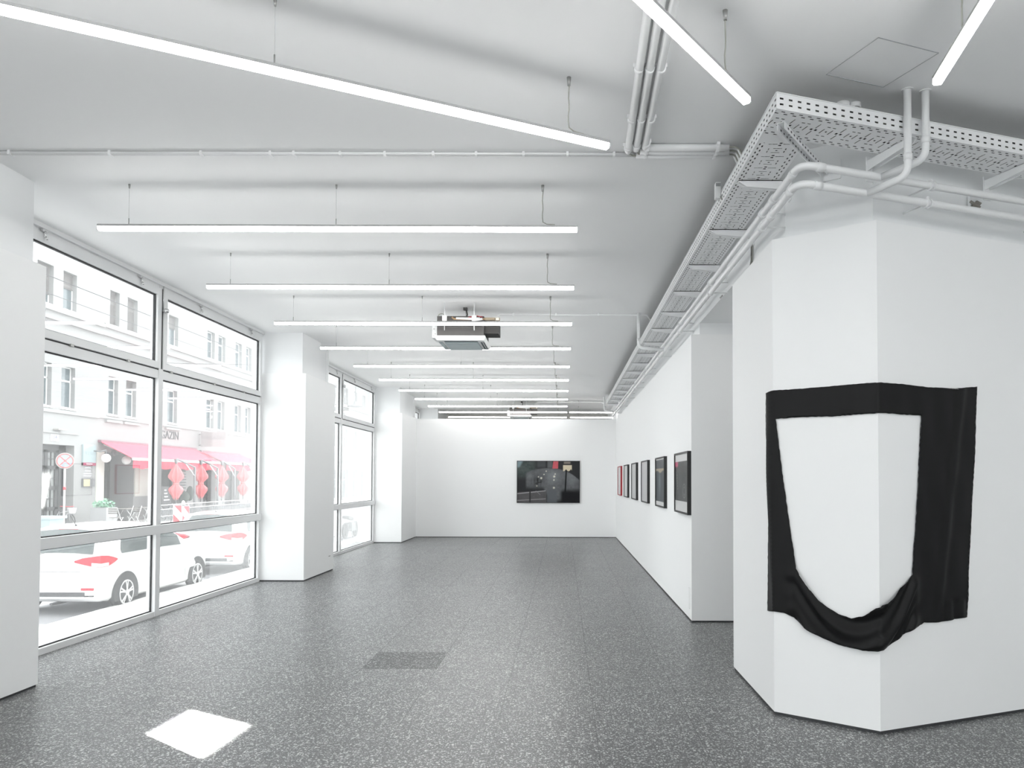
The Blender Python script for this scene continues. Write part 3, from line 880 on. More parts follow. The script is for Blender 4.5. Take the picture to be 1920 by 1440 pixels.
# ------------------------------------------------------------------ framed pictures
def color_mesh(name, nx, ny, fn, corner, du, dv):
    """flat printed picture: a grid carrying the printed colours"""
    corner, du, dv = Vector(corner), Vector(du), Vector(dv)
    vs = []; cs = []
    for j in range(ny + 1):
        for i in range(nx + 1):
            u, v = i / nx, j / ny
            vs.append(corner + du * u + dv * v); cs.append(fn(u, v))
    fs = [(j * (nx + 1) + i, j * (nx + 1) + i + 1, (j + 1) * (nx + 1) + i + 1, (j + 1) * (nx + 1) + i) for j in range(ny) for i in range(nx)]
    return vs, fs, cs
PRINT = None
def print_material():
    global PRINT
    if PRINT: return PRINT
    m = mat('printed_photograph', (.5, .5, .5), .3, spec=.14)
    t = NT(m); a = t.new('ShaderNodeVertexColor'); a.layer_name = 'ink'
    t.l.new(a.outputs['Color'], t.n['Principled BSDF'].inputs['Base Color'])
    PRINT = m; return m
def printed(name, fn, corner, du, dv, parent, nx=120, ny=80):
    vs, fs, cs = color_mesh(name, nx, ny, fn, corner, du, dv)
    m = M(); m.add(vs, fs, smooth=False)
    o = part(name, m, print_material(), parent)
    ca = o.data.color_attributes.new('ink', 'FLOAT_COLOR', 'POINT')
    for i, c in enumerate(cs): ca.data[i].color = (*c, 1)
    return o
def sst(a, b, x):
    t = max(0, min(1, (x - a) / (b - a))); return t * t * (3 - 2 * t)
def hsh(i, j): return (math.sin(i * 12.9898 + j * 78.233) * 43758.5453) % 1.0
def vn(x, y):
    i, j = math.floor(x), math.floor(y); fx, fy = x - i, y - j
    fx = fx * fx * (3 - 2 * fx); fy = fy * fy * (3 - 2 * fy)
    return (hsh(i, j) * (1 - fx) + hsh(i + 1, j) * fx) * (1 - fy) + (hsh(i, j + 1) * (1 - fx) + hsh(i + 1, j + 1) * fx) * fy
def lerp3(a, b, t): return tuple(a[k] * (1 - t) + b[k] * t for k in range(3))
def blob(u, v, cu, cv, r, asp=1.5):
    return math.exp(-(((u - cu) * asp) ** 2 + (v - cv) ** 2) / (r * r))
def jacket(u, v):
    """dark photograph of a grey studded jacket leaning over a car (v up)"""
    w = 1 - v
    n = vn(u * 30, v * 22) * .5 + vn(u * 70, v * 50) * .3 + vn(u * 9, v * 7) * .4
    c = (.022, .023, .025)
    # foliage and pale corner upper left
    f = sst(.36, .22, u) * sst(.5, .25, w)
    c = lerp3(c, (.03 + .05 * n, .042 + .055 * n, .042 + .05 * n), f)
    c = lerp3(c, (.20, .27, .29), sst(.11, .06, u + w * .35) * sst(.18, .12, w))
    c = lerp3(c, (.085, .09, .095), sst(.30, .34, u) * sst(.47, .44, u) * sst(.2, .1, w) * .6)
    c = lerp3(c, (.10, .105, .11), sst(.47, .5, u) * sst(.58, .55, u) * sst(.18, .14, w))
    # body dome
    top = .165 + 1.05 * abs(u - .50) ** 2.2 + (.35 * max(0, u - .78) ** 1.2)
    bot = .60 + .30 * sst(.40, .55, u) - .1 * sst(.9, 1, u)
    inside = sst(top - .012, top + .02, w) * sst(bot + .1, bot - .02, w) * sst(.12, .16, u)
    g = .075 + .06 * n + .10 * blob(u, w, .56, .36, .16) + .07 * blob(u, w, .88, .42, .14) + .06 * blob(u, w, .21, .36, .07)
    g -= .05 * blob(u, w, .33, .50, .12) * (1 + math.sin(u * 120) * .7)
    g *= 1 - .6 * sst(.70, .78, u) * sst(.62, .75, w)
    c = lerp3(c, (g * .93, g * .97, g * 1.02), inside)
    # back seam
    c = lerp3(c, (.004, .004, .005), sst(.016, .008, abs(u - (.795 - .03 * w))) * sst(.18, .2, w) * sst(.78, .74, w))
    # car panel lower left
    lo = sst(.70 + .10 * (.45 - u), .72 + .10 * (.45 - u), w) * sst(.48, .46, u)
    c = lerp3(c, (.075 + .02 * n, .072 + .02 * n, .075 + .02 * n), lo)
    for (w0, k) in ((.79 - .16 * u - .0, .34), (.955 - .09 * u, .22)):
        c = lerp3(c, (.36, .35, .36), sst(.014, .004, abs(w - w0)) * lo * k * 3 if u < .46 else 0)
    c = lerp3(c, (.22, .22, .23), sst(.012, .004, abs(w - (.72 + (u - .30) * 1.35))) * sst(.29, .31, u) * sst(.38, .36, u))
    # pole
    c = lerp3(c, (.03, .03, .032), sst(.014, .009, abs(u - .205)) * sst(.7, .74, w))
    c = lerp3(c, (.10, .108, .118), sst(.47, .49, u) * sst(.66, .62, u) * sst(.6, .75, w) * .9)
    c = lerp3(c, (.004, .004, .006), sst(.66, .74, u) * sst(.66, .78, w))
    # studs
    for (a, b, r) in ((.595, .37, .02), (.59, .455, .014), (.61, .31, .012), (.59, .645, .018), (.385, .41, .02), (.34, .38, .012), (.43, .32, .012), (.315, .60, .01), (.465, .24, .011)):
        c = lerp3(c, (.72, .70, .60), min(1, 1.4 * blob(u, w, a, b, r)))
    c = lerp3(c, (.02, .02, .02), .8 * sst(.03, .01, abs(w - (.55 - .5 * (u - .28)))) * sst(.28, .3, u) * sst(.42, .38, u) * (vn(u * 60, w * 60) > .45))
    # red stripe and gloved hand upper right
    c = lerp3(c, (.50, .055, .09) if int((u + .12 * w) * 90) % 2 else (.62, .16, .17), sst(.575, .585, u + .09 * w) * sst(.665, .655, u + .03 * w) * sst(.185, .17, w))
    hand = sst(.73, .745, u) * sst(.885, .87, u) * sst(.085, .1, w) * sst(.2, .18, w - .05 * abs(math.sin(u * 40)))
    c = lerp3(c, (.62, .54, .40), hand)
    c = lerp3(c, (.22, .19, .17), sst(.74, .76, u) * sst(.87, .84, u) * sst(.07, .05, w) * sst(.0, .02, w))
    return tuple(max(.001, x) for x in c)
t = thing('framed_photograph', (-.38, BY - .03, .886), 'large dark framed photograph on the white back wall', 'picture')
X0, X1, Z0, Z1 = -1.186, .426, .886, 1.963
m = M(); fw = .013; fy0, fy1 = BY - .045, BY
m.box(X0, X1, fy0, fy1, Z0, Z0 + fw); m.box(X0, X1, fy0, fy1, Z1 - fw, Z1); m.box(X0, X0 + fw, fy0, fy1, Z0, Z1); m.box(X1 - fw, X1, fy0, fy1, Z0, Z1)
part('frame', m, BLACKFRAME, t)
m = M(); m.box(X0 + .005, X1 - .005, BY - .03, BY - .001, Z0 + .005, Z1 - .005); part('backing', m, BLACKFRAME, t)
printed('print', jacket, (X0 + fw, BY - .032, Z0 + fw), (X1 - X0 - 2 * fw, 0, 0), (0, 0, Z1 - Z0 - 2 * fw), t, 200, 134)

def dark_detail(u, v):
    w = 1 - v
    n = vn(u * 20, v * 14)
    c = (.03 + .03 * n, .032 + .03 * n, .034 + .03 * n)
    c = lerp3(c, (.09, .095, .1), blob(u, w, .4, .45, .25) * .6)
    for r0 in (.10, .17):
        d = math.hypot((u - .72) * 1.4, w - .74)
        c = lerp3(c, (.20, .20, .2), sst(.02, .006, abs(d - r0)))
    for k in range(6):
        c = lerp3(c, (.6, .6, .5), min(1, blob(u, w, .16 + .01 * k, .35 + .07 * k, .018)))
    c = lerp3(c, (.45, .06, .14), sst(.14, .1, abs(u - .12)) * sst(.16, .1, w))
    return c
def blue_streak(u, v):
    w = 1 - v
    n = vn(u * 40, v * 3)
    c = (.035 + .03 * n, .042 + .035 * n, .05 + .04 * n)
    c = lerp3(c, (.16, .19, .21), blob(u, w, .45, .55, .28, 2.2))
    c = lerp3(c, (.5, .42, .3), sst(.2, .21, w) * sst(.3, .27, w + .03 * math.sin(u * 9)) * .8)
    return c
frames = [  # near edge Y, frame material, motif, label
    (8.00, BLACKFRAME, dark_detail, 'black framed dark photograph with round emblem relief, nearest the wall end'),
    (9.86, BLACKFRAME, blue_streak, 'black framed blurred dark photograph, second from the wall end'),
    (11.815, BLACKFRAME, None, 'black framed pale grey sheet, third from the wall end'),
    (13.66, BLACKFRAME, None, 'black framed pale grey sheet, fourth from the wall end'),
    (15.48, BLACKFRAME, None, 'black framed pale grey sheet next to the red frame'),
    (17.32, REDFRAME, None, 'red framed pale grey sheet, the one nearest the back corner')]
for (y0, fm, motif, lab) in frames:
    y1 = y0 + .955; z0, z1 = 1.121, 1.80; xf = RX - .042; fw = .02
    t = thing('framed_picture', (RX, (y0 + y1) / 2, z0), lab, 'picture', 'row of framed pictures on the right wall')
    m = M()
    m.box(xf, RX, y0, y1, z0, z0 + fw); m.box(xf, RX, y0, y1, z1 - fw, z1); m.box(xf, RX, y0, y0 + fw, z0 + fw, z1 - fw); m.box(xf, RX, y1 - fw, y1, z0 + fw, z1 - fw)
    part('frame', m, fm, t)
    m = M(); m.box(xf + .012, RX - .002, y0 + fw, y1 - fw, z0 + fw, z1 - fw); part('mount', m, MOUNT, t)
    if motif:
        zb, zt = (z0 + .135, z1 - .10) if motif is dark_detail else (z0 + .075, z1 - .035)
        printed('print', motif, (xf + .011, y1 - fw, zb), (0, -(y1 - y0 - 2 * fw), 0), (0, 0, zt - zb), t, 60, 40)

# ------------------------------------------------------------------ black draped fabric on the column
def cloth():
    bc = (cC - cB); LBC = bc.length; bc = bc.normalized()
    nBC = Vector((bc.y, -bc.x)); nCD = Vector((dCD.y, -dCD.x)); nAB = Vector((-1, 0))
    def plane_hit(px, py, p0, n, d):
        r_ = ray(px, py); P = Vector((p0.x + n.x * d, p0.y + n.y * d)); e = Vector((EYE.x, EYE.y))
        k = (P - e).dot(n) / Vector((r_.x, r_.y)).dot(n)
        return EYE + r_ * k
    def sz(px, py, d=.008):
        q = plane_hit(px, py, cB, nBC, d); s_ = (Vector((q.x, q.y)) - cB).dot(bc)
        if s_ < 0:
            q = at_x(px, py, RX - d); return (-(q.y - cB.y), q.z)
        if s_ > LBC:
            q = plane_hit(px, py, cC, nCD, d); return (LBC + (Vector((q.x, q.y)) - cC).dot(dCD), q.z)
        return (s_, q.z)
    outer = [(1436.3, 737.6), (1439, 736), (1446, 735), (1452, 732), (1500, 729), (1560, 724), (1620, 718.5), (1652, 717), (1690, 720), (1740, 726), (1790, 728.5), (1832, 725),
             (1830, 790), (1828, 850), (1821, 980), (1817, 1060), (1815.5, 1130), (1814, 1157), (1790, 1161), (1760, 1167), (1732, 1167), (1728, 1170), (1705, 1180), (1680, 1200), (1655, 1218), (1646, 1220.5), (1620, 1218.5),
             (1600, 1214), (1573, 1208), (1545, 1197), (1521, 1184), (1503, 1170), (1489, 1157), (1470, 1149), (1455, 1147), (1443, 1146), (1439.5, 1145), (1439.5, 1050), (1441, 980), (1439, 900), (1436.5, 810)]
    inner = [(1455, 785.6), (1500, 782), (1560, 781), (1610, 777), (1656, 774), (1690, 777), (1727, 779.5), (1724.5, 830), (1722, 881), (1719, 940), (1716, 994), (1712, 1040), (1710, 1077),
             (1695, 1094), (1675, 1115), (1652, 1134), (1648, 1137), (1622, 1154), (1597, 1159), (1573, 1151), (1552, 1138), (1535, 1125), (1515, 1100), (1493, 1066), (1488, 1030), (1482.6, 998), (1475, 945), (1468.5, 897.6), (1461, 840)]
    def dens(poly, rag=.0):
        out = []
        for i in range(len(poly)):
            a, b = poly[i], poly[(i + 1) % len(poly)]
            L = math.hypot(b[0] - a[0], b[1] - a[1]); k = max(1, int(L / 5))
            for j in range(k):
                t_ = j / k
                out.append((a[0] + (b[0] - a[0]) * t_ + random.uniform(-rag, rag), a[1] + (b[1] - a[1]) * t_ + random.uniform(-rag, rag)))
        return out
    O = [Vector(sz(*p)) for p in dens(outer, .35)]; I = [Vector(sz(*p)) for p in dens(inner, .5)]
    def inside(p, poly):
        c = False; n = len(poly); x, y = p
        for i in range(n):
            x0, y0 = poly[i]; x1, y1 = poly[i - 1]
            if (y0 > y) != (y1 > y) and x < (x1 - x0) * (y - y0) / (y1 - y0) + x0: c = not c
        return c
    pts = []
    s0, s1 = min(p.x for p in O), max(p.x for p in O); z0, z1 = min(p.y for p in O), max(p.y for p in O)
    st = .016; j = 0; z = z0
    while z < z1:
        s_ = s0 + (j % 2) * st / 2
        while s_ < s1:
            q = (s_, z)
            if inside(q, O) and not inside(q, I): pts.append(Vector(q))
            s_ += st
        z += st * .87; j += 1
    for f in (0.0, LBC):   # vertices right on the two column edges
        z = z0
        while z < z1:
            if inside((f, z), O) and not inside((f, z), I): pts.append(Vector((f, z)))
            z += .012
    V = O + I + pts
    nO, nI = len(O), len(I)
    E_ = [(i, (i + 1) % nO) for i in range(nO)] + [(nO + i, nO + (i + 1) % nI) for i in range(nI)]
    vo, eo, fo, _a, _b, _c = delaunay_2d_cdt(V, E_, [], 0, 1e-5)
    F = []
    for f in fo:
        c = sum((vo[i] for i in f), Vector((0, 0))) / len(f)
        if inside(c, O) and not inside(c, I): F.append(list(f))
    sL, sR = sz(1493, 1066)[0], sz(1711, 1077)[0]
    zt = sz(1493, 1066)[1]; zmid_t = sz(1597, 1159)[1]; zmid_b = sz(1620, 1219)[1]
    def off(s_, z):
        d = .007 + .0018 * math.sin(s_ * 34 + z * 3) * math.sin(z * 7 + 1)
        # swag in the lower middle: nested hanging folds
        u = (s_ - sL) / (sR - sL)
        zl = zt - (zt - zmid_t) * 4 * u * (1 - u) if 0 < u < 1 else zt
        dz = zl - z
        if -.15 < u < 1.12 and z < zt + .02:
            env = sst(-.15, .08, u) * sst(1.12, .92, u) * sst(zt + .02, zt - .06, z)
            ph = (z + (zt - zmid_b) * .8 * 4 * max(0, u) * max(0, 1 - u)) / .075
            d += env * (.014 + .011 * math.sin(ph * 2.1 + 3 * u) + .007 * math.sin(ph * 4.3 - 5 * u))
            d += env * .014 * math.exp(-((u - 1.03) / .05) ** 2) + env * .012 * math.exp(-((u + .02) / .05) ** 2)
        # long soft fold on the right strip and a tuck near the left edge
        d += .010 * math.exp(-((s_ - (sR + .30 + (z - 1.3) * .16)) / .03) ** 2) * sst(.6, .9, z)
        d += .026 * math.exp(-((s_ + .03) / .026) ** 2) * sst(.75, 1.6, z)
        if s_ > LBC + .5 and z < .75: d += .006 * math.sin((s_ - LBC) * 60)
        return max(d, .004)
    P3 = []
    for v in vo:
        s_, z = v.x, v.y; d = off(s_, z)
        wB = max(-1, min(1, s_ / .02)); 
        if s_ < 0: p = Vector((cB.x, cB.y - s_))
        elif s_ <= LBC: p = cB + bc * s_
        else: p = cC + dCD * (s_ - LBC)
        b1 = sst(-.02, .02, s_); b2 = sst(LBC - .02, LBC + .02, s_)
        n = (nAB * (1 - b1) + nBC * b1) if s_ < LBC / 2 else (nBC * (1 - b2) + nCD * b2)
        n.normalize()
        P3.append((p.x + n.x * d * 1.12, p.y + n.y * d * 1.12, z))
    m = M(smooth=True); m.add(P3, F, smooth=True)
    return m, nCD, sz, LBC
cm, nCD, szf, LBC = cloth()
FABRIC = mat('black_silky_fabric', (.0055, .0055, .006), .5, spec=.22, sheen=.04)
bumpy(FABRIC, 900, .12, .0006, 2)
FABRIC.node_tree.nodes['Principled BSDF'].inputs['Sheen Roughness'].default_value = .35
t = thing('draped_fabric', (1.872, 4.497, .45), 'black silky fabric with a cut-out middle sagging, pinned around the white corner column', 'fabric artwork')
o = part('cloth', cm, FABRIC, t)
md = o.modifiers.new('thickness', 'SOLIDIFY'); md.thickness = .002; md.offset = 1
# small pale stitched writing at the top right corner
m = M(); s_, z = szf(1792, 729)
for k in range(11):
    q = cC + dCD * (s_ - LBC - .045 + k * .008) + nCD * .0125
    m.obox((q.x, q.y, z + .001 * math.sin(k * 2.3)), (dCD.x * .0024, dCD.y * .0024, .001 * (-1) ** k), (nCD.x * .0006, nCD.y * .0006, 0), (0, 0, .0016))
part('stitched_mark', m, mat('pale_thread', (.6, .6, .58), .7), t)

# small wall details
t = tag(M().box(PXC - .001, PXC + .003, 12.22, 12.30, .242, .25).build('wall_slot', mat('dark_slot', (.08, .08, .08), .6)), 'tiny dark slot low on the room side of the middle white pier', 'slot')
t = thing('socket_flap', (RX, 8.13, .16), 'thin white flap cover low on the right wall near its end', 'cover')
m = M()
y0, y1, z0, z1 = 8.10, 8.17, .12, .34
for q in ((y0, y1, z0, z0 + .003), (y0, y1, z1 - .003, z1), (y0, y0 + .003, z0, z1), (y1 - .003, y1, z0, z1)): m.box(RX - .0016, RX, *q)
part('seam', m, mat('cover_seam', (.55, .55, .55), .6), t)
m = M(); m.box(RX - .001, RX, y0 + .003, y1 - .003, z0 + .003, z1 - .003); part('flap', m, WHITE, t)

# ================================================================== the street outside
GZ = -0.80                     # road level, below the gallery floor
FX = -22.0                     # facade line across the street
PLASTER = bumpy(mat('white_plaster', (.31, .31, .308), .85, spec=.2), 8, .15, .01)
ASPHALT = bumpy(mat('asphalt', (.30, .30, .31), .9), 120, .3, .004)
PAVING = bumpy(mat('pale_paving', (.55, .55, .54), .85), 30, .15, .003)
KERB = mat('granite_kerb', (.55, .55, .54), .8)
WINGLASS = mat('reflecting_window_glass', (.10, .125, .135), .08, spec=.6)
SASHW = mat('white_sash_paint', (.78, .78, .77), .5)
BLIND = mat('brown_grey_blind', (.125, .115, .112), .7)
DOORD = mat('dark_door_paint', (.035, .035, .037), .5)
SHOPD = mat('dark_shop_interior', (.05, .05, .052), .8)
RED = mat('red_awning_cloth', (.62, .035, .075), .8)
REDU = mat('red_parasol_cloth', (.72, .17, .18), .8)
SIGNW = mat('white_sign', (.8, .81, .82), .4)
GREYM = mat('grey_metal', (.16, .165, .17), .5, metal=.3)
struct('street', M().box(-18.2, -7.62, -20, 140, GZ - .2, GZ), ASPHALT)
struct('sidewalk', M().box(-7.62, -4.62, -20, 140, GZ - .2, GZ + .12), PAVING)
struct('kerb', M().box(-7.66, -7.5, -20, 140, GZ - .2, GZ + .123), KERB)
struct('sidewalk', M().box(FX - 2, -18.2, -20, 140, GZ - .2, GZ + .12), PAVING)
struct('kerb', M().box(-18.28, -18.12, -20, 140, GZ - .2, GZ + .123), KERB)
struct('wall_left', M().box(-4.68, -4.56, -5, 26, GZ, -.0), OLDWHITE)
struct('trim_4', M().box(-4.92, -4.52, -5, 26, -.05, -.005), KERB)
SWZ = GZ + .12

def wall_holes(m, X, y0, y1, z0, z1, holes, depth):
    ys = sorted({y0, y1} | {h[0] for h in holes} | {h[1] for h in holes})
    zs = sorted({z0, z1} | {h[2] for h in holes} | {h[3] for h in holes})
    for a, b in zip(ys[:-1], ys[1:]):
        for c, d in zip(zs[:-1], zs[1:]):
            my, mz = (a + b) / 2, (c + d) / 2
            if any(h[0] < my < h[1] and h[2] < mz < h[3] for h in holes): continue
            m.quad([(X, a, c), (X, b, c), (X, b, d), (X, a, d)])
    for h in holes:
        dp = h[4] if len(h) > 4 else depth
        a, b, c, d = h[:4]; B = X - dp
        m.quad([(X, a, c), (X, a, d), (B, a, d), (B, a, c)]); m.quad([(X, b, d), (X, b, c), (B, b, c), (B, b, d)])
        m.quad([(X, a, c), (B, a, c), (B, b, c), (X, b, c)]); m.quad([(X, a, d), (X, b, d), (B, b, d), (B, a, d)])
    m.box(X - 9, X - 1.6, y0, y1, z0, z1)
    m.quad([(X, y0, z0), (X, y0, z1), (X - 2, y0, z1), (X - 2, y0, z0)]); m.quad([(X, y1, z1), (X, y1, z0), (X - 2, y1, z0), (X - 2, y1, z1)])
    m.quad([(X, y0, z1), (X, y1, z1), (X - 2, y1, z1), (X - 2, y0, z1)])
def facade_window(t, h, blind=0.0):
    y0, y1, z0, z1 = h[:4]; X = FX - .22
    m = M()
    for q in ((y0, y0 + .04, z0, z1), (y1 - .04, y1, z0, z1), (y0, y1, z0, z0 + .06), (y0, y1, z1 - .05, z1), (y0, y1, z0 + (z1 - z0) * .64, z0 + (z1 - z0) * .64 + .07)):
        m.box(X - .03, X + .03, *q)
    m.box(FX - .02, FX + .10, y0 - .08, y1 + .08, z0 - .09, z0 - .005)
    w = part('window', m, SASHW, t)
    m = M(); m.box(X - .02, X - .005, y0, y1, z0, z1); part('pane', m, WINGLASS, w)
    if blind:
        m = M(); zb = z1 - (z1 - z0) * blind
        k = int((z1 - zb) / .055)
        for i in range(k): m.box(X + .03, X + .042, y0 + .02, y1 - .02, z1 - .05 - i * .055, z1 - .005 - i * .055)
        part('blind', m, BLIND, w)
def Yp(px, X=FX): return at_x(px, 700, X).y
Z2, Z1_ = (8.93, 10.62), (4.58, 6.42)
# --- building with the entrance door
b1 = thing('building', (FX, 30, GZ), 'white plaster house across the street with the tall dark double door', 'building')
wa = [(Yp(115.5), Yp(141)), (Yp(66), Yp(97)), (25.2, 26.1), (21.6, 22.5), (18, 18.9)]
holes = []
for k, (a, b) in enumerate(wa):
    holes.append((a, b, *Z2)); holes.append((a, b, *Z1_))
door_h = (31.25, 34.05, SWZ, 2.93, .45)
holes.append(door_h)
m = M(); wall_holes(m, FX, 14, 35.75, GZ - .1, 17.5, holes, .22); part('facade_wall', m, PLASTER, b1)
for i, h in enumerate(holes[:-1]): facade_window(b1, h, {0: .45, 2: .75, 1: 0}.get(i, 0))
m = M(); m.box(FX - .02, FX + .28, 14, 35.75, 8.62, 8.80); m.box(FX - .02, FX + .16, 14, 35.75, 8.28, 8.62); m.box(FX - .02, FX + .08, 14, 35.75, 4.30, 4.46); m.box(FX - .02, FX + .06, 31.0, 34.3, 3.42, 3.49)
part('cornice', m, PLASTER, b1)
d = M(); X = FX - .40
y0, y1 = 31.3, 34.0; ymid = (y0 + y1) / 2
d.box(X - .06, X + .05, y0, y1, 2.70, 2.93); d.box(X - .06, X + .05, y0, y0 + .1, SWZ, 2.93); d.box(X - .06, X + .05, y1 - .45, y1, SWZ, 2.93)
for (a, b) in ((y0 + .1, ymid - .02), (ymid + .02, y1 - .45)):
    d.box(X - .04, X + .03, a, a + .2, SWZ, 2.7); d.box(X - .04, X + .03, b - .2, b, SWZ, 2.7)
    for z in (SWZ, .05, .95, 1.85, 2.6): d.box(X - .04, X + .03, a, b, z, z + .17)
    for z in (.55, 1.45, 2.3): d.box(X - .03, X + .015, a, b, z, z + .03)
    d.box(X - .03, X + .015, (a + b) / 2 - .015, (a + b) / 2 + .015, SWZ, 2.7)
dd = part('entrance_door', d, DOORD, b1)
m = M(); m.box(X - .05, X - .03, y0, y1, SWZ, 2.9); part('pane', m, mat('door_glass', (.22, .23, .225), .55), dd)
m = M(); m.tube([(X + .03, ymid + .09, .62), (X + .10, ymid + .09, .62), (X + .10, ymid + .19, .62)], .02, 8); part('handle', m, CHROME, dd)
# --- cafe building
b2 = thing('building', (FX, 45, GZ), 'white cafe house across the street with the red awnings', 'building')
wb = [(Yp(204), Yp(222)), (Yp(237), Yp(256)), (Yp(315), Yp(333)), (Yp(388), Yp(402)), (Yp(409), Yp(422)), (Yp(441), Yp(453)), (Yp(461), Yp(471))]
holes = []
for a, b in wb: holes.append((a, b, *Z2)); holes.append((a, b, *Z1_))
nW = len(holes)
shop = [(Yp(197), Yp(254), SWZ, 2.75, 1.3), (Yp(296), Yp(351), SWZ + .35, 2.75, .9), (Yp(384), Yp(408), SWZ, 2.75, .6), (Yp(425), Yp(452), SWZ + .3, 2.75, .6)]
m = M(); wall_holes(m, FX, 35.75, 54, GZ - .1, 17.5, holes + shop, .22); part('facade_wall', m, PLASTER, b2)
for i, h in enumerate(holes): facade_window(b2, h, {0: .98, 2: .98, 3: .25, 4: .45}.get(i, 0))
m = M(); m.box(FX - .02, FX + .28, 35.75, 54, 8.66, 8.84); m.box(FX - .02, FX + .16, 35.75, 54, 8.30, 8.66); m.box(FX - .02, FX + .06, 35.75, 54, 4.34, 4.46)
for a, b in wb[:3]: m.box(FX - .02, FX + .12, a - .25, b + .25, 4.18, 4.30)
part('cornice', m, PLASTER, b2)
for i, h in enumerate(shop):
    y0, y1, z0, z1, dp = h; X = FX - dp
    m = M(); m.box(X - .05, X + .02, y0, y1, z0, z1); sh = part('shop_back_wall', m, SHOPD, b2)
    m = M()
    for q in ((y0, y0 + .08, z0, z1), (y1 - .08, y1, z0, z1), (y0, y1, z1 - .35, z1 - .27), ((y0 + y1) / 2 - .04, (y0 + y1) / 2 + .04, z0, z1)): m.box(X + .02, X + .09, *q)
    if i == 0:
        m.box(X + .02, X + .12, y0 + (y1 - y0) * .5, y0 + (y1 - y0) * .85, 1.85, 2.0)
        for f0 in (.5, .82): m.box(X + .02, X + .12, y0 + (y1 - y0) * f0, y0 + (y1 - y0) * f0 + .08, z0, 2.0)
    part('shopfront_frame', m, DOORD, sh)
    m = M(); f0 = (.54, .80) if i == 0 else (.1, .45)
    m.box(X + .02, X + .04, y0 + (y1 - y0) * f0[0], y0 + (y1 - y0) * f0[1], max(z0, .3), 1.8); part('pane', m, mat('bright_shop_glass', (.42, .50, .48), .12), sh)
m = M(); m.box(FX - .02, FX + .05, Yp(183), Yp(197), 0.35, 2.75); m.box(FX - .02, FX + .05, Yp(255), Yp(281), .55, 2.75); part('plaster_panel', m, mat('pale_beige_panel', (.62, .61, .56), .8), b2)
m = M(); m.box(FX - .02, FX + .03, Yp(144), Yp(183), SWZ, .95) if False else m.box(FX - .02, FX + .03, Yp(190), Yp(197), SWZ, .3); part('plinth', m, KERB, b2)
# --- further house
b3 = thing('building', (FX, 80, GZ), 'pale house far down the street, seen through the second bay', 'building')
holes = []
for k in range(14):
    y = 55.5 + k * 3.4
    holes.append((y, y + 1.2, *Z2)); holes.append((y, y + 1.2, *Z1_)); holes.append((y - .2, y + 1.5, SWZ + .2, 2.4))
m = M(); wall_holes(m, FX, 54, 140, GZ - .1, 18, holes, .22); part('facade_wall', m, PLASTER, b3)
for h in holes[:30]: facade_window(b3, h)
m = M(); m.box(FX - .02, FX + .28, 54, 140, 8.6, 8.8); m.box(FX - .02, FX + .18, 54, 140, 3.2, 3.5); part('cornice', m, PLASTER, b3)
# --- awnings
def awning(y0, y1, zt, zb, reach, label, seed):
    t = thing('awning', (FX, (y0 + y1) / 2, zb), label, 'awning', 'red shop awnings')
    m = M(); th = .02
    m.extr([(FX + .12, y0, zt), (FX + reach, y0, zb), (FX + reach, y0, zb - th), (FX + .12, y0, zt - th)], (0, y1 - y0, 0)); part('canopy', m, RED, t)
    m = M(); m.box(FX, FX + .16, y0 - .05, y1 + .05, zt - .03, zt + .09); part('cassette', m, mat('plum_cassette', (.20, .07, .10), .5), t)
    m = M(); m.box(FX + reach - .03, FX + reach + .06, y0 - .02, y1 + .02, zb - .09, zb + .03); part('front_bar', m, SIGNW, t)
    m = M(); n = int((y1 - y0) / .12); vs = []; 
    for i in range(n + 1):
        y = y0 + (y1 - y0) * i / n; dx = .012 * math.sin(i * 1.9)
        vs += [(FX + reach + .015 + dx, y, zb - .07), (FX + reach + .0 + dx * 2.2, y, zb - .47 + .03 * math.sin(i * .7))]
    m.add(vs, [(2 * i, 2 * i + 1, 2 * i + 3, 2 * i + 2) for i in range(n)], smooth=True); part('valance', m, RED, t)
    for y in (y0 + .25, y1 - .25):
        m = M(); m.tube([(FX + .1, y, zt - .12), (FX + reach * .55, y + .3, (zt + zb) / 2 - .1), (FX + reach, y, zb - .03)], .03, 6); part('folding_arm', m, SIGNW, t)
awning(Yp(187), Yp(366), 3.20, 2.42, 1.65, 'long bright red awning over the cafe front', 1)
awning(Yp(376), Yp(452), 3.08, 2.42, 1.65, 'second red awning farther along, paler behind the hazed glass', 2)
# --- writing and signs on the houses
t = thing('wall_lettering', (FX + .02, 42, 3.9), 'thin dark MAGAZIN letters on the plaster above the awning', 'lettering')
m = M(); text_at(m, 'MAGAZIN', .62, (FX + .02, 41.83, 3.86), (0, 1, 0), (0, 0, 1), .02, 1.0, 1.02); part('letters', m, mat('dark_lettering', (.05, .05, .055), .5), t)
t = thing('light_box_sign', (-21.2, 45.7, 3.35), 'white rectangular MAGAZIN sign jutting out from the cafe wall', 'sign')
m = M(); m.box(-21.85, -20.35, 45.6, 45.8, 3.38, 4.27); part('box', m, mat('light_box_face', (.34, .34, .34), .4), t)
m = M(); text_at(m, 'MAGAZIN', .30, (-21.1, 45.595, 3.92), (1, 0, 0), (0, 0, 1), .006, 1.0, 1.0); part('letters', m, mat('pale_grey_lettering', (.20, .20, .21), .6), t)
m = M(); m.box(FX, -21.85, 45.68, 45.72, 4.1, 4.15); m.box(FX, -21.85, 45.68, 45.72, 3.45, 3.5); part('bracket', m, GREYM, t)
t = thing('shop_sign', (FX + .04, 35.2, 2.0), 'pale glass VOSS sign with dark red strip beside the door', 'sign')
y0, y1 = Yp(156), Yp(180)
m = M(); m.box(FX, FX + .08, y0, y1, 2.06, 3.02); part('panel', m, mat('pale_blue_glass_panel', (.30, .375, .39), .2), t)
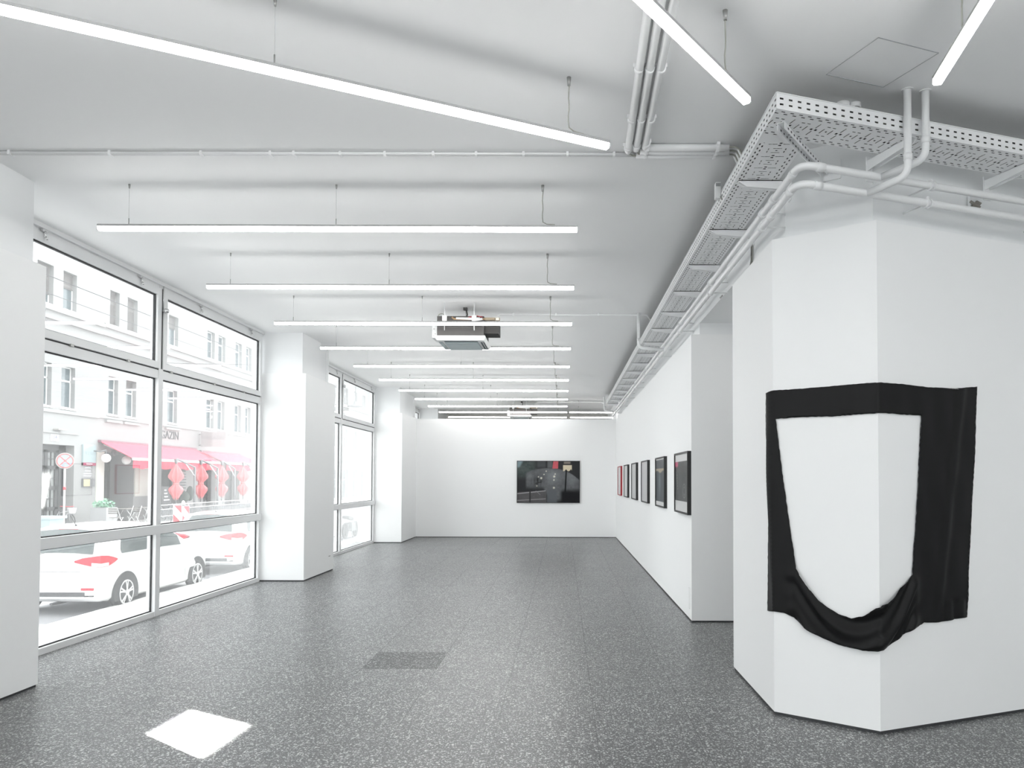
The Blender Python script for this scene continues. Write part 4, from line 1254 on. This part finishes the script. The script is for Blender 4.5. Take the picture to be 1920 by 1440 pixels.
m = M(); text_at(m, 'VOSS', .27, (FX + .085, (y0 + y1) / 2, 2.62), (0, 1, 0), (0, 0, 1), .006, 1.15, .95); m.box(FX + .08, FX + .084, y0 + .2, y1 - .2, 2.42, 2.445); part('letters', m, mat('grey_lettering', (.30, .36, .37), .6), t)
m = M(); m.box(FX, FX + .085, y0, y1, 2.06, 2.19); rs = part('red_strip', m, mat('wine_red', (.28, .015, .07), .5), t)
m = M(); m.box(FX + .085, FX + .088, (y0 + y1) / 2 - .25, (y0 + y1) / 2 + .2, 2.11, 2.145); part('strip_line', m, SIGNW, rs)
t = thing('notice_case', (FX, 35.2, 1.0), 'dark notice case with a yellow paper under the glass sign', 'notice board')
m = M(); m.box(FX, FX + .08, y0 + .02, y1 - .05, 1.08, 1.46); part('case', m, GREYM, t)
m = M(); m.box(FX + .08, FX + .085, y0 + .07, y0 + .5, 1.11, 1.42); part('paper', m, mat('yellow_paper', (.62, .52, .28), .8), t)
t = thing('painted_wall_text', (FX, 35.2, 1.6), 'faint grey lines of wall text under the glass sign', 'lettering')
m = M()
for k, (w, z) in enumerate(((.42, 1.94), (.40, 1.79), (.62, 1.66), (.6, 1.56))): m.box(FX, FX + .004, (y0 + y1) / 2 - w / 2, (y0 + y1) / 2 + w / 2, z, z + .045)
part('text_lines', m, mat('faint_grey_paint', (.5, .5, .53), .8), t)
t = thing('house_number_plate', (FX, 32.7, 3.1), 'white house number plate 34 over the tall door', 'sign')
m = M(); m.box(FX, FX + .03, 32.45, 32.95, 3.08, 3.36); part('plate', m, SIGNW, t)
m = M(); text_at(m, '34', .27, (FX + .033, 32.7, 3.24), (0, 1, 0), (0, 0, 1), .006); m.box(FX + .03, FX + .034, 32.48, 32.92, 3.095, 3.115); part('digits', m, mat('navy_lettering', (.03, .03, .12), .5), t)
m = M(); m.box(FX, FX + .25, 32.6, 33.1, 3.56, 3.61); part('lamp_hood', m, mat('beige_grey_metal', (.40, .39, .37), .5), t)
def globe(Y, z, label):
    t = thing('globe_lamp', (FX, Y, z), label, 'wall lamp', 'round white wall lamps of the cafe')
    m = M(); m.disc((FX + .03, Y - .35, z + .35), (1, 0, 0), .16, .06, 16); m.tube([(FX + .06, Y - .35, z + .33), (FX + .3, Y - .2, z + .3), (FX + .45, Y, z + .38), (FX + .45, Y, z + .2)], .03, 8); part('arm', m, GREYM, t)
    m = M(); m.sphere((FX + .45, Y, z), .21, 16); part('globe', m, mat('opal_globe', (.85, .84, .82), .3), t)
globe(at_x(199, 859, FX + .45).y, at_x(199, 859, FX + .45).z, 'round white globe lamp under the left end of the awning')
globe(at_x(237, 863, FX + .45).y, at_x(237, 863, FX + .45).z, 'second globe lamp, half hidden by the awning front bar')
t = thing('menu_board', (FX + .02, 39.5, 1.2), 'grey menu board with dark text rows behind the first parasol', 'menu board')
ym0, ym1 = Yp(338), Yp(352.5)
m = M(); m.box(FX - .1, FX + .03, ym0, ym1, .75, 1.85); part('board', m, mat('grey_board', (.30, .30, .30), .7), t)
for k in range(6):
    m = M(); m.box(FX + .03, FX + .034, ym0 + .1, ym1 - .1, .88 + k * .16, .96 + k * .16); part('text_row', m, DOORD, t)

# --- closed parasols with cantilever posts
def parasol(pxc, X, pxm, label):
    c = at_x(pxc, 900, X); Ym = at_x(pxm, 900, X).y
    x0, y0 = X, c.y
    t = thing('closed_parasol', (x0, Ym, SWZ), label, 'parasol', 'closed red cantilever parasols on the terrace')
    prof = [(2.22, .05), (2.10, .12), (1.9, .22), (1.62, .36), (1.50, .34), (1.35, .20), (1.24, .11), (1.15, .15), (.98, .30), (.86, .33), (.72, .27), (.55, .19), (.46, .16)]
    n = 32; vs = []; fs = []
    for j, (z, r) in enumerate(prof):
        for k in range(n):
            a = 2 * PI * k / n
            f = 1 + (.30 * math.cos(8 * a + j * .25) if j > 1 else .05 * math.cos(8 * a)) * (1 if z > 1.3 or z < 1.1 else .4)
            dz = (.09 * math.cos(8 * a + j * .25) if j >= len(prof) - 2 else 0)
            vs.append((x0 + .85 * r * f * math.cos(a), y0 + .85 * r * f * math.sin(a), z + dz))
    for j in range(len(prof) - 1):
        for k in range(n): fs.append((j * n + k, j * n + (k + 1) % n, (j + 1) * n + (k + 1) % n, (j + 1) * n + k))
    fs.append(tuple(range(n)))
    m = M(); m.add(vs, fs, smooth=True); part('folded_canopy', m, REDU, t)
    m = M(); m.tube([(x0, y0, 1.16), (x0, y0, 1.24)], .15, 16); part('tie_strap', m, mat('pale_red_strap', (.7, .2, .2), .7), t)
    m = M(); m.tube([(x0, y0, .2), (x0, y0, 2.3)], .03, 8); part('inner_pole', m, GREYM, t)
    m = M(); m.tube([(x0, Ym, SWZ + .04), (x0, Ym, 2.05)], .06, 10); part('post', m, GREYM, t)
    m = M(); m.tube([(x0, Ym, 2.05), (x0, y0 + .1, 2.45), (x0, y0, 2.42)], .05, 8); part('arm', m, GREYM, t)
    m = M(); m.tube([(x0, Ym, 1.6), (x0, (Ym + y0) / 2, 2.24)], .025, 8); part('strut', m, SIGNW, t)
    m = M(); m.extr([(x0 - .05, y0 - .14, 2.45), (x0 - .05, y0 + .14, 2.45), (x0 - .05, y0, 2.12)], (.1, 0, 0)); part('joint', m, GREYM, t)
    m = M(); m.box(x0 - .45, x0 + .45, Ym - .45, Ym + .45, SWZ, SWZ + .06); part('base', m, KERB, t)
parasol(330, -19.5, 365, 'closed red parasol nearest the window mullion')
parasol(376.5, -19.5, 408, 'closed red parasol right of the first, in front of the light box sign')
parasol(416, -19.6, 440, 'pale looking closed red parasol, third along the terrace')
parasol(456, -19.6, 478, 'faint closed red parasol farthest right by the window edge')
# --- terrace railing, tables, chairs
t = thing('terrace_railing', (-18.75, 41, SWZ), 'white slatted railing along the cafe terrace', 'railing')
ya, yb = at_x(298, 946, -18.75).y, 50.0
m = M()
for z in (.22, .02, -.3): m.tube([(-18.75, ya, z), (-18.75, yb, z)], .02, 6)
part('rail', m, SIGNW, t)
k = 0; y = ya
while y < yb:
    m = M(); m.tube([(-18.75, y, SWZ), (-18.75, y, .24)], .025, 6); part('post', m, GREYM, t); y += 1.1
m = M(); y = ya
while y < yb: m.box(-18.76, -18.74, y, y + .06, -.55, -.02); y += .13
tag(part('mesh_infill', m, GREYM, t), kind='stuff')
SLATS = mat('grey_wood_slats', (.17, .16, .15), .7)
PALEM = mat('pale_metal', (.55, .55, .55), .4, metal=.3)
def bistro_chair(label):
    t = thing('bistro_chair', (0, 0, 0), label, 'chair', 'folding chairs on the cafe terrace')
    m = M()
    for k in range(5): m.box(-.19, .19, -.19 + k * .08, -.13 + k * .08, .44, .46)
    part('seat', m, SLATS, t)
    m = M()
    for k in range(3): m.box(-.19, .19, .24, .26, .62 + k * .09, .68 + k * .09)
    part('backrest', m, SLATS, t)
    for s0 in (-.19, .19):
        for (a, b) in (((s0, -.24, 0), (s0, .26, .9)), ((s0, .26, 0), (s0, -.2, .45))):
            m = M(); m.tube([a, b], .013, 6); part('leg', m, PALEM, t)
    return t
def bistro_table(label):
    t = thing('bistro_table', (0, 0, 0), label, 'table', 'small tables on the cafe terrace')
    m = M(); m.box(-.35, .35, -.5, .5, .72, .75); part('tabletop', m, SLATS, t)
    for sx in (-.3, .3):
        for s in (1, -1):
            m = M(); m.tube([(sx, -.42 * s, 0), (sx, .42 * s, .72)], .014, 6); part('leg', m, PALEM, t)
    return t
tb = bistro_table('small slatted table under the left part of the awning'); tb.location = (-20.4, at_x(235, 950, -20.4).y, SWZ)
t2 = dup(tb, (-20.4, at_x(268, 950, -20.4).y, SWZ), 'small slatted table next to the window mullion')
ch = bistro_chair('folding chair beside the green planter'); ch.location = (-19.4, at_x(218, 950, -19.4).y, SWZ); ch.rotation_euler = (0, 0, PI)
for i, (px, X, rz, lab) in enumerate(((252, -19.4, 0, 'folding chair between the two cafe tables'), (281, -19.4, 0, 'folding chair just left of the window mullion'), (304, -20.3, PI / 2, 'folding chair in front of the chalkboard'),
                                      (318, -20.2, -PI / 2, 'folding chair behind the striped barrier board'), (356, -20.2, PI / 2, 'folding chair right of the striped barrier boards'), (375, -20.7, -PI / 2, 'folding chair below the second parasol'))):
    dup(ch, (X, at_x(px, 950, X).y, SWZ), lab, rz)
t = thing('chalkboard', (-20.9, at_x(312, 930, -20.9).y, SWZ), 'black pavement chalkboard with white writing', 'chalkboard')
yc = t.location.y
m = M(); m.extr([(-20.75, yc - .5, SWZ), (-20.75, yc + .5, SWZ), (-21.0, yc + .42, 1.05), (-21.0, yc - .42, 1.05)], (-.03, 0, 0)); part('board', m, DOORD, t)
for k, w in enumerate((.2, .28, .34, .55)):
    z = .82 - k * .17; x = -20.745 - .25 * (z - SWZ) / 1.73
    m = M(); m.box(x, x + .006, yc - w / 2, yc + w / 2, z, z + .06); part('chalk_line', m, SIGNW, t)
m = M(); m.extr([(-21.3, yc - .45, SWZ), (-21.3, yc + .45, SWZ), (-21.02, yc + .42, 1.05), (-21.02, yc - .42, 1.05)], (-.02, 0, 0)); part('rear_leg', m, DOORD, t)
# planter with pale green leaves
t = thing('planter', (-20.6, at_x(195, 950, -20.6).y, SWZ), 'grey box planter with pale green leafy plant by the cafe entrance', 'planter')
yc = t.location.y
m = M(); m.box(-20.95, -20.25, yc - .42, yc + .42, SWZ, .16); part('box', m, mat('grey_planter', (.33, .33, .34), .7), t)
m = M(); rnd = random.Random(3)
for k in range(170):
    a, r0 = rnd.uniform(0, 2 * PI), rnd.uniform(0, .42); z = .16 + rnd.uniform(0, .42) * (1 - r0)
    p = Vector((-20.6 + r0 * math.cos(a), yc + 1.25 * r0 * math.sin(a), z)); u = Vector((rnd.uniform(-1, 1), rnd.uniform(-1, 1), rnd.uniform(-.2, .8))).normalized() * .09
    v = u.cross(Vector((rnd.uniform(-1, 1), rnd.uniform(-1, 1), 1))).normalized() * .04
    m.quad([p - u, p + v, p + u, p - v])
part('foliage', m, mat('pale_green_leaves', (.20, .42, .28), .6), t)
m = M(); m.tube([(-20.6, yc, .1), (-20.6, yc, .4)], .02, 6); part('stem', m, mat('stem_brown', (.15, .1, .06), .8), t)
for i, (px, r0) in enumerate(((344, .20), (356, .16))):
    p = at_x(px, 938, -21.6)
    t = thing('potted_shrub', (-21.6, p.y, SWZ), ('round' if i == 0 else 'slim pointed') + ' dark potted shrub below the menu board', 'potted plant', 'potted shrubs at the cafe wall')
    m = M(); m.lathe([(.0, 0), (.18, 0), (.24, .55), (.0, .55)], 14, (-21.6, p.y, SWZ)); part('pot', m, GREYM, t)
    m = M(); m.sphere((-21.6, p.y, .42 if i == 0 else .6), .33 if i == 0 else .2, 12, 1 if i == 0 else 2.2); part('foliage', m, mat('dark_green_leaves', (.035, .06, .045), .8), t)

# --- road barrier boards and beacon
def barrier(px, X, w, rz, label):
    p = at_x(px, 960, X)
    t = thing('barrier_board', (X, p.y, GZ), label, 'barrier board', 'red and white striped barrier boards')
    c, s = math.cos(rz), math.sin(rz)
    def P(u, z, n=0.0): return (X + u * c - n * s, p.y + u * s + n * c, z)
    m = M(); m.add([P(a, z, n) for n in (0, .04) for z in (-.52, .26) for a in (-w / 2, w / 2)], [(0, 2, 3, 1), (4, 5, 7, 6), (0, 1, 5, 4), (2, 6, 7, 3), (0, 4, 6, 2), (1, 3, 7, 5)]); part('panel', m, SIGNW, t)
    lo, hi = -.5, .24
    for k in (0, 1):
        zc = lo + .02 + k * .38
        m = M(); a = w / 2 - .01
        poly = [(-a, zc), (a, zc - .02 if k == 0 else zc), (a, zc + .03), (-a, zc + .33)] if False else [(-a, zc), (a, zc), (a, zc + .02), (-a, zc + .34)] if k == 0 else [(-a, zc + .34), (a, zc + .34), (a, zc + .02), (-a + .02, zc + .34)]
        if k == 0: poly = [(-a, lo), (a * .8, lo), (-a, lo + .36)]
        else: poly = [(a, hi), (a, hi - .36), (-a * .8, hi)]
        m.add([P(q[0], q[1], -.004) for q in poly], [(0, 1, 2)], smooth=False); part('stripe', m, mat('reflective_red', (.62, .08, .10), .5), t)
    m = M(); m.tube([P(0, GZ + .06, .06), P(0, .2, .06)], .025, 8); part('post', m, GREYM, t)
    m = M(); m.add([P(u, z, n) for z in (GZ, GZ + .08) for n in (-.25, .3) for u in (-.3, .3)], [(0, 2, 3, 1), (4, 5, 7, 6), (0, 1, 5, 4), (2, 6, 7, 3), (0, 4, 6, 2), (1, 3, 7, 5)]); part('foot', m, GREYM, t)
barrier(332.5, -17.6, .36, .35, 'wider red and white striped barrier board right of the mullion')
barrier(348.5, -16.8, .36, 1.15, 'narrow looking striped barrier board turned sideways, right of the other')
p = at_x(343.5, 950, -17.5)
t = thing('barrier_lamp', (-17.5, p.y, GZ), 'grey warning lamp post between the two striped boards', 'warning lamp')
m = M(); m.tube([(-17.5, p.y, GZ), (-17.5, p.y, .25)], .06, 10); part('post', m, GREYM, t)
m = M(); m.tube([(-17.5, p.y, .25), (-17.5, p.y, .40), (-17.5, p.y, .46)], [.085, .08, .03], 10); part('lamp_head', m, mat('pale_lamp', (.6, .6, .58), .4), t)
# --- no stopping sign, bin, bicycle
p = at_x(122, 864, -19.2)
t = thing('no_stopping_sign', (-19.2, p.y, SWZ), 'round no stopping sign with red border and cross on a white pole', 'road sign')
fd = Vector((.62, -.78, 0)); rt_ = Vector((.78, .62, 0)); zc = p.z
C0 = Vector((-19.2, p.y, zc))
m = M(); m.tube([C0 - fd * .02 + Vector((0, 0, -zc + SWZ)), C0 - fd * .05 + Vector((0, 0, .25))], .035, 10); part('pole', m, SIGNW, t)
m = M(); m.disc(C0, fd, .31, .02, 32); disc_o = part('disc', m, mat('sign_plate_white', (.42, .42, .42), .5), t)
m = M(); m.torus(C0 + fd * .012, fd, .262, .024, 32, 6); part('red_border', m, mat('faded_red', (.50, .17, .16), .5), disc_o)
m = M(); m.disc(C0 + fd * .008, fd, .245, .012, 32); part('blue_field', m, mat('faded_blue', (.34, .40, .50), .5), disc_o)
m = M(); up = Vector((0, 0, 1))
for s in (1, -1): m.bar(C0 + fd * .016 - (rt_ + up * s) * .165, C0 + fd * .016 + (rt_ + up * s) * .165, .045, .006, fd)
part('red_cross', m, MATS['faded_red'], disc_o)
m = M(); m.tube([C0 - fd * .02 + Vector((0, 0, -1.12)), C0 - fd * .02 + Vector((0, 0, -1.0))], .05, 10); part('red_band', m, mat('reflective_red', (.62, .08, .10), .5), t)
p = at_x(84, 968, -17.4)
t = thing('waste_bin', (-17.4, p.y, GZ), 'pale teal wheeled waste bin at the left window edge', 'waste bin')
m = M(); y = p.y
m.extr([(-17.75, y - .32, GZ + .08), (-17.05, y - .32, GZ + .08), (-16.98, y - .36, .12), (-17.82, y - .36, .12)], (0, .7, 0)); part('body', m, mat('pale_teal_plastic', (.40, .50, .52), .5), t)
m = M(); m.box(-17.88, -16.92, y - .42, y + .42, .12, .2); part('lid', m, MATS['pale_teal_plastic'], t)
for s in (-.3, .3):
    m = M(); m.disc((-17.4 + s, y + .3, GZ + .1), (1, 0, 0), .1, .05, 14); part('wheel', m, DOORD, t)
def bicycle(X, Y, label):
    t = thing('bicycle', (X, Y, GZ), label, 'bicycle'); z = SWZ
    for nm, dy in (('wheel', -.52), ('wheel', .52)):
        m = M(); m.torus((X, Y + dy, z + .34), (1, 0, 0), .32, .018, 24, 6)
        for k in range(8):
            a = k * PI / 4; m.tube([(X, Y + dy, z + .34), (X, Y + dy + .32 * math.cos(a), z + .34 + .32 * math.sin(a))], .003, 4)
        part(nm, m, DOORD, t)
    m = M()
    for a, b in (((-.52, .34), (-.05, .32)), ((-.05, .32), (-.18, .82)), ((-.18, .82), (-.52, .34)), ((-.16, .75), (.36, .8)), ((-.05, .32), (.36, .72)), ((.38, .92), (.52, .34))): m.tube([(X, Y + a[0], z + a[1]), (X, Y + b[0], z + b[1])], .018, 6)
    part('frame', m, mat('bicycle_paint', (.25, .25, .26), .4), t)
    m = M(); m.tube([(X - .28, Y + .3, z + 1.0), (X, Y + .4, z + .98), (X + .28, Y + .3, z + 1.0)], .014, 6); part('handlebar', m, mat('reflective_red', (.62, .08, .10), .5), t)
    m = M(); m.box(X - .07, X + .07, Y - .3, Y - .06, z + .84, z + .9); part('saddle', m, DOORD, t)
    m = M(); m.lathe([(.12, 0), (.17, .22)], 10, (X, Y + .62, z + .7)); part('basket', m, SIGNW, t)
p = at_x(116, 970, -20.4); bicycle(-20.4, p.y, 'bicycle leaning near the dark door behind the sign pole')

# --- cars
def interp(tab, y):
    if y <= tab[0][0]: return tab[0][1]
    for (a, va), (b, vb) in zip(tab[:-1], tab[1:]):
        if y <= b: 
            k = (y - a) / (b - a); return va + (vb - va) * k
    return tab[-1][1]
TOP = [(0, .66), (.04, .86), (.10, 1.0), (.25, 1.19), (.40, 1.365), (.46, 1.42), (.7, 1.455), (1.2, 1.475), (1.7, 1.47), (2.1, 1.42), (2.4, 1.32), (2.75, 1.14), (3.02, .99), (3.2, .945), (3.6, .86), (3.85, .76), (3.97, .64), (4.03, .5)]
HW = [(0, .66), (.03, .735), (.12, .795), (.35, .845), (.7, .862), (2.0, .868), (3.1, .862), (3.6, .825), (3.85, .74), (3.98, .62), (4.03, .5)]
BOT = [(0, .30), (.12, .235), (.6, .2), (3.3, .19), (3.9, .22), (4.03, .30)]
def section(y):
    w, zt, zb = interp(HW, y), interp(TOP, y), interp(BOT, y)
    zB = min(.96, zt - .03); h = max(0, zt - .99)
    wr = w * .93 - .36 * h
    z3 = zb + .48 * (zB - zb); z4 = zb + .80 * (zB - zb)
    return [(0, zb), (w * .9, zb), (w * .975, zb + .06), (w, z3), (w * .985, z4), (w * .95, zB), (wr, zt - .035), (wr * .86, zt - .004), (wr * .4, zt + .016), (0, zt + .02)]
CARW = mat('white_car_paint', (.80, .80, .80), .25, coat=.6)
CARG = mat('car_window_glass', (.05, .065, .065), .06, spec=.6)
TYRE = mat('tyre_rubber', (.03, .03, .032), .8)
RIM = mat('alloy_rim', (.62, .62, .63), .3, metal=.7)
TRIMG = mat('grey_bumper_trim', (.07, .07, .073), .6)
LAMPR = mat('red_tail_lens', (.60, .04, .06), .2)
def car(X, Y, label, plate=False):
    t = thing('car', (X, Y + 2, GZ), label, 'car', 'white cars parked along the kerb')
    ys = sorted({0, .015, .03, .05, .08, .12, .2, .25, .32, .40, .46, .55, .7, .9, 1.2, 1.5, 1.7, 1.9, 2.1, 2.25, 2.4, 2.6, 2.75, 2.9, 3.02, 3.1, 3.2, 3.4, 3.6, 3.75, 3.85, 3.92, 3.97, 4.0, 4.03})
    vs = []; fs = []; n = 10; full = 2 * n - 2
    for y in ys:
        s = section(y)
        ring = [(X + a, Y + y, GZ + z) for a, z in s] + [(X - a, Y + y, GZ + z) for a, z in s[-2:0:-1]]
        vs += ring
    for i in range(len(ys) - 1):
        for k in range(full): fs.append((i * full + k, i * full + (k + 1) % full, (i + 1) * full + (k + 1) % full, (i + 1) * full + k))
    fs.append(tuple(range(full))[::-1]); fs.append(tuple((len(ys) - 1) * full + k for k in range(full)))
    m = M(); m.add(vs, fs, smooth=True); part('body', m, CARW, t)
    def side(y, s, sx, o=.006):
        a, b = section(y)[5], section(y)[6]
        x = a[0] + (b[0] - a[0]) * s + o
        return (X + sx * x, Y + y, GZ + a[1] + (b[1] - a[1]) * s + o * .5)
    for sx in (1, -1):
        for (ya, yb, sa, sb) in ((.62, 1.62, .06, .06), (1.70, 2.62, .06, .06)):
            m = M(); N = 10; vv = []
            for i in range(N + 1):
                y = ya + (yb - ya) * i / N
                hi = .93
                if ya < 1: hi = min(.93, .06 + (y - ya + .05) * 3.2)
                vv += [side(y, .07, sx), side(y, hi, sx)]
            m.add(vv, [(2 * i, 2 * i + 2, 2 * i + 3, 2 * i + 1) for i in range(N)], smooth=True); part('side_window', m, CARG, t)
        m = M(); b_ = section(2.62)[5]
        m.obox((X + sx * (b_[0] + .11), Y + 2.66, GZ + 1.0), (.09, 0, 0), (0, .05, 0), (0, 0, .06)); part('mirror', m, CARW, t)
        m = M(); m.bar((X + sx * .868, Y + 1.0, GZ + .80), (X + sx * .868, Y + 1.2, GZ + .805), .02, .025); part('door_handle', m, CARW, t)
        m = M()
        for yy in (1.66, 2.72): m.tube([(X + sx * (interp(HW, yy) + .0), Y + yy, GZ + .32), (X + sx * (interp(HW, yy) - .004), Y + yy, GZ + .58), (X + sx * (interp(HW, yy) * .985), Y + yy, GZ + .78)], .003, 4)
        part('door_seam', m, TRIMG, t)
        # wheels
        for yw in (.68, 3.24):
            z0 = GZ + .312; xo = X + sx * (interp(HW, yw) + .006)
            m = M()
            pts = []
            for k in range(33):
                a = -.32 + (PI + .64) * k / 32; z = z0 + .365 * math.sin(a)
                pts.append((xo, Y + yw + .365 * math.cos(a), max(z, GZ + .19)))
            m.extr(pts, (-sx * .25, 0, 0)); part('wheel_arch', m, mat('arch_liner', (.06, .06, .062), .9), t)
            m = M()
            m.torus((xo - sx * .075, Y + yw, z0), (1, 0, 0), .245, .067, 32, 10); wo = part('wheel', m, TYRE, t)
            m = M(); m.torus((xo - sx * .005, Y + yw, z0), (1, 0, 0), .205, .014, 32, 6); m.disc((xo + sx * .004, Y + yw, z0), (1, 0, 0), .05, .03, 14)
            for k in range(5):
                for da in (-.16, .16):
                    a = k * 2 * PI / 5 + PI / 2; b = a + da
                    m.bar((xo, Y + yw + .04 * math.cos(a), z0 + .04 * math.sin(a)), (xo - sx * .004, Y + yw + .205 * math.cos(b), z0 + .205 * math.sin(b)), .03, .02, (1, 0, 0))
            part('rim', m, RIM, wo)
    m = M(); vv = []; N = 6
    for i in range(N + 1):
        y = .115 + .31 * i / N; s = section(y); wx = .62 - .14 * i / N
        for fx in (-1, -.5, 0, .5, 1): vv.append((X + fx * wx, Y + y - .012, GZ + interp(TOP, y) + .02 - .03 * fx * fx + .012))
    m.add(vv, [(i * 5 + k, i * 5 + k + 1, (i + 1) * 5 + k + 1, (i + 1) * 5 + k) for i in range(N) for k in range(4)], smooth=True); rw = part('rear_window', m, CARG, t)
    m = M(); vv = []
    for i in range(N + 1):
        y = 2.18 + .78 * i / N; wx = .52 + .14 * i / N
        for fx in (-1, -.5, 0, .5, 1): vv.append((X + fx * wx, Y + y + .008, GZ + interp(TOP, y) + .03 - .03 * fx * fx))
    m.add(vv, [(i * 5 + k, i * 5 + k + 1, (i + 1) * 5 + k + 1, (i + 1) * 5 + k) for i in range(N) for k in range(4)], smooth=True); part('windscreen', m, CARG, t)
    m = M(); m.box(X - .17, X + .17, Y + .415, Y + .43, GZ + 1.405, GZ + 1.425); part('brake_light', m, LAMPR, t)
    m = M(); m.bar((X - .3, Y + .10, GZ + 1.0), (X + .1, Y + .2, GZ + 1.16), .012, .012); part('wiper', m, DOORD, t)
    m = M(); m.tube([(X, Y + .62, GZ + 1.47), (X, Y + .45, GZ + 1.66)], .005, 6); m.sphere((X, Y + .62, GZ + 1.47), .02, 8); part('aerial', m, DOORD, t)
    for sx in (1, -1):
        cont = [(.38, .02, .895, .92), (.52, .022, .86, .965), (.66, .03, .83, .985), (.76, .09, .81, 1.0), (.82, .2, .82, .99), (.845, .32, .87, .955), (.856, .40, .91, .925)]
        m = M(); vv = []
        for (x, y, a, b) in cont:
            xi, yi = x + (.012 if y > .05 else .0), y - (.022 if y < .1 else .0)
            vv += [(X + sx * xi, Y + yi, GZ + a), (X + sx * xi, Y + yi, GZ + b), (X + sx * (x - .05), Y + y + .06, GZ + a), (X + sx * (x - .05), Y + y + .06, GZ + b)]
        ff = []
        for i in range(len(cont) - 1):
            o, q = 4 * i, 4 * i + 4
            ff += [(o, o + 1, q + 1, q), (o + 1, o + 3, q + 3, q + 1), (o, q, q + 2, o + 2)]
        m.add(vv, ff, smooth=False); tl = part('tail_light', m, LAMPR, t)
        m = M(); vv = []
        for (x, y, a, b) in cont[2:5]:
            xi, yi = x + (.016 if y > .05 else .004), y - (.027 if y < .1 else .003); vv += [(X + sx * xi, Y + yi, GZ + a + .005), (X + sx * xi, Y + yi, GZ + a + .06)]
        m.add(vv, [(0, 1, 3, 2), (2, 3, 5, 4)], smooth=False); part('clear_lens', m, SIGNW, tl)
        m = M(); m.box(X + sx * .60 - .1, X + sx * .60 + .1, Y - .008, Y + .06, GZ + .435, GZ + .475); part('reflector', m, LAMPR, t)
    m = M(); m.box(X - .56, X + .56, Y - .012, Y + .1, GZ + .335, GZ + .405); m.box(X - .70, X + .70, Y + .0, Y + .1, GZ + .33, GZ + .35); part('bumper_trim', m, TRIMG, t)
    m = M(); m.bar((X - .5, Y + .0, GZ + .74), (X + .5, Y + .0, GZ + .74), .006, .006); m.tube([(X + .02, Y + .5, GZ + .2), (X + .02, Y - .02, GZ + .21)], .025, 8); part('tailgate_seam', m, TRIMG, t)
    if plate:
        m = M(); m.box(X - .26, X + .26, Y - .012, Y + .05, GZ + .80, GZ + .91); part('number_plate', m, SIGNW, t)
    return t
car(-8.455, 12.555, 'nearest white hatchback parked outside the first bay')
car(-8.50, 17.95, 'white car parked in front of the nearest hatchback', True)
car(-8.52, 36.5, 'far white car seen through the second bay', True)
# --- motorcycle beyond the second bay
def motorbike(X, Y, label):
    t = thing('motorcycle', (X, Y, GZ), label, 'motorcycle')
    for dy in (-.68, .68):
        m = M(); m.torus((X, Y + dy, GZ + .31), (1, 0, 0), .26, .055, 24, 8); m.disc((X, Y + dy, GZ + .31), (1, 0, 0), .1, .08, 14)
        for k in range(6): m.bar((X, Y + dy, GZ + .31), (X, Y + dy + .24 * math.cos(k * PI / 3), GZ + .31 + .24 * math.sin(k * PI / 3)), .03, .03, (1, 0, 0))
        part('wheel', m, TYRE, t)
    m = M(); m.obox((X, Y, GZ + .42), (.14, 0, 0), (0, .28, 0), (0, 0, .16)); m.tube([(X + .1, Y - .6, GZ + .32), (X + .1, Y, GZ + .34)], .03, 8); m.tube([(X, Y - .68, GZ + .31), (X, Y - .1, GZ + .6)], .03, 8); part('engine', m, GREYM, t)
    m = M(); m.sphere((X, Y + .18, GZ + .78), .2, 12, .75); part('tank', m, CARW, t)
    m = M(); m.bar((X, Y - .65, GZ + .82), (X, Y + .05, GZ + .74), .24, .1); part('seat', m, DOORD, t)
    m = M(); m.tube([(X, Y + .68, GZ + .31), (X, Y + .42, GZ + 1.0)], .03, 8); m.tube([(X - .32, Y + .3, GZ + 1.05), (X, Y + .4, GZ + 1.0), (X + .32, Y + .3, GZ + 1.05)], .018, 8); part('fork', m, RIM, t)
    m = M(); m.disc((X, Y + .55, GZ + .9), (0, 1, 0), .1, .1, 14); part('headlight', m, SIGNW, t)
    m = M(); m.tube([(X + .1, Y, GZ), (X + .02, Y, GZ + .3)], .015, 6); part('stand', m, GREYM, t)
motorbike(-8.3, 29.6, 'parked motorcycle seen low through the second bay')
# --- overhead wires and hanging street lamp
for i, (X, z, lab) in enumerate(((-11.0, 5.83, 'thin overhead wire running along the street, nearer one'), (-14.2, 6.6, 'thin overhead wire running along the street, farther one'))):
    m = M(); m.tube([(X, -6, z), (X, 120, z - .1)], .011, 6)
    tag(m.build('overhead_wire', GREYM), lab, 'wire', 'overhead wires above the street')
t = thing('hanging_street_lamp', (-11.0, 40, 5.2), 'street lamp hanging on a cable over the road, seen in the second bay', 'street lamp')
m = M(); m.lathe([(.0, .32), (.08, .30), (.12, .16), (.42, .08), (.42, .03), (.0, .0)], 20, (-11.0, 40, 5.25)); part('shade', m, mat('lamp_grey', (.12, .125, .13), .5), t)
m = M(); m.tube([(-11.0, 40, 5.55), (-11.0, 40, 7.4)], .02, 6); part('drop_rod', m, GREYM, t)
m = M(); m.tube([(FX, 40, 7.6), (-11.0, 40, 7.4), (-4.6, 40, 7.6)], .012, 6); part('span_cable', m, GREYM, t)
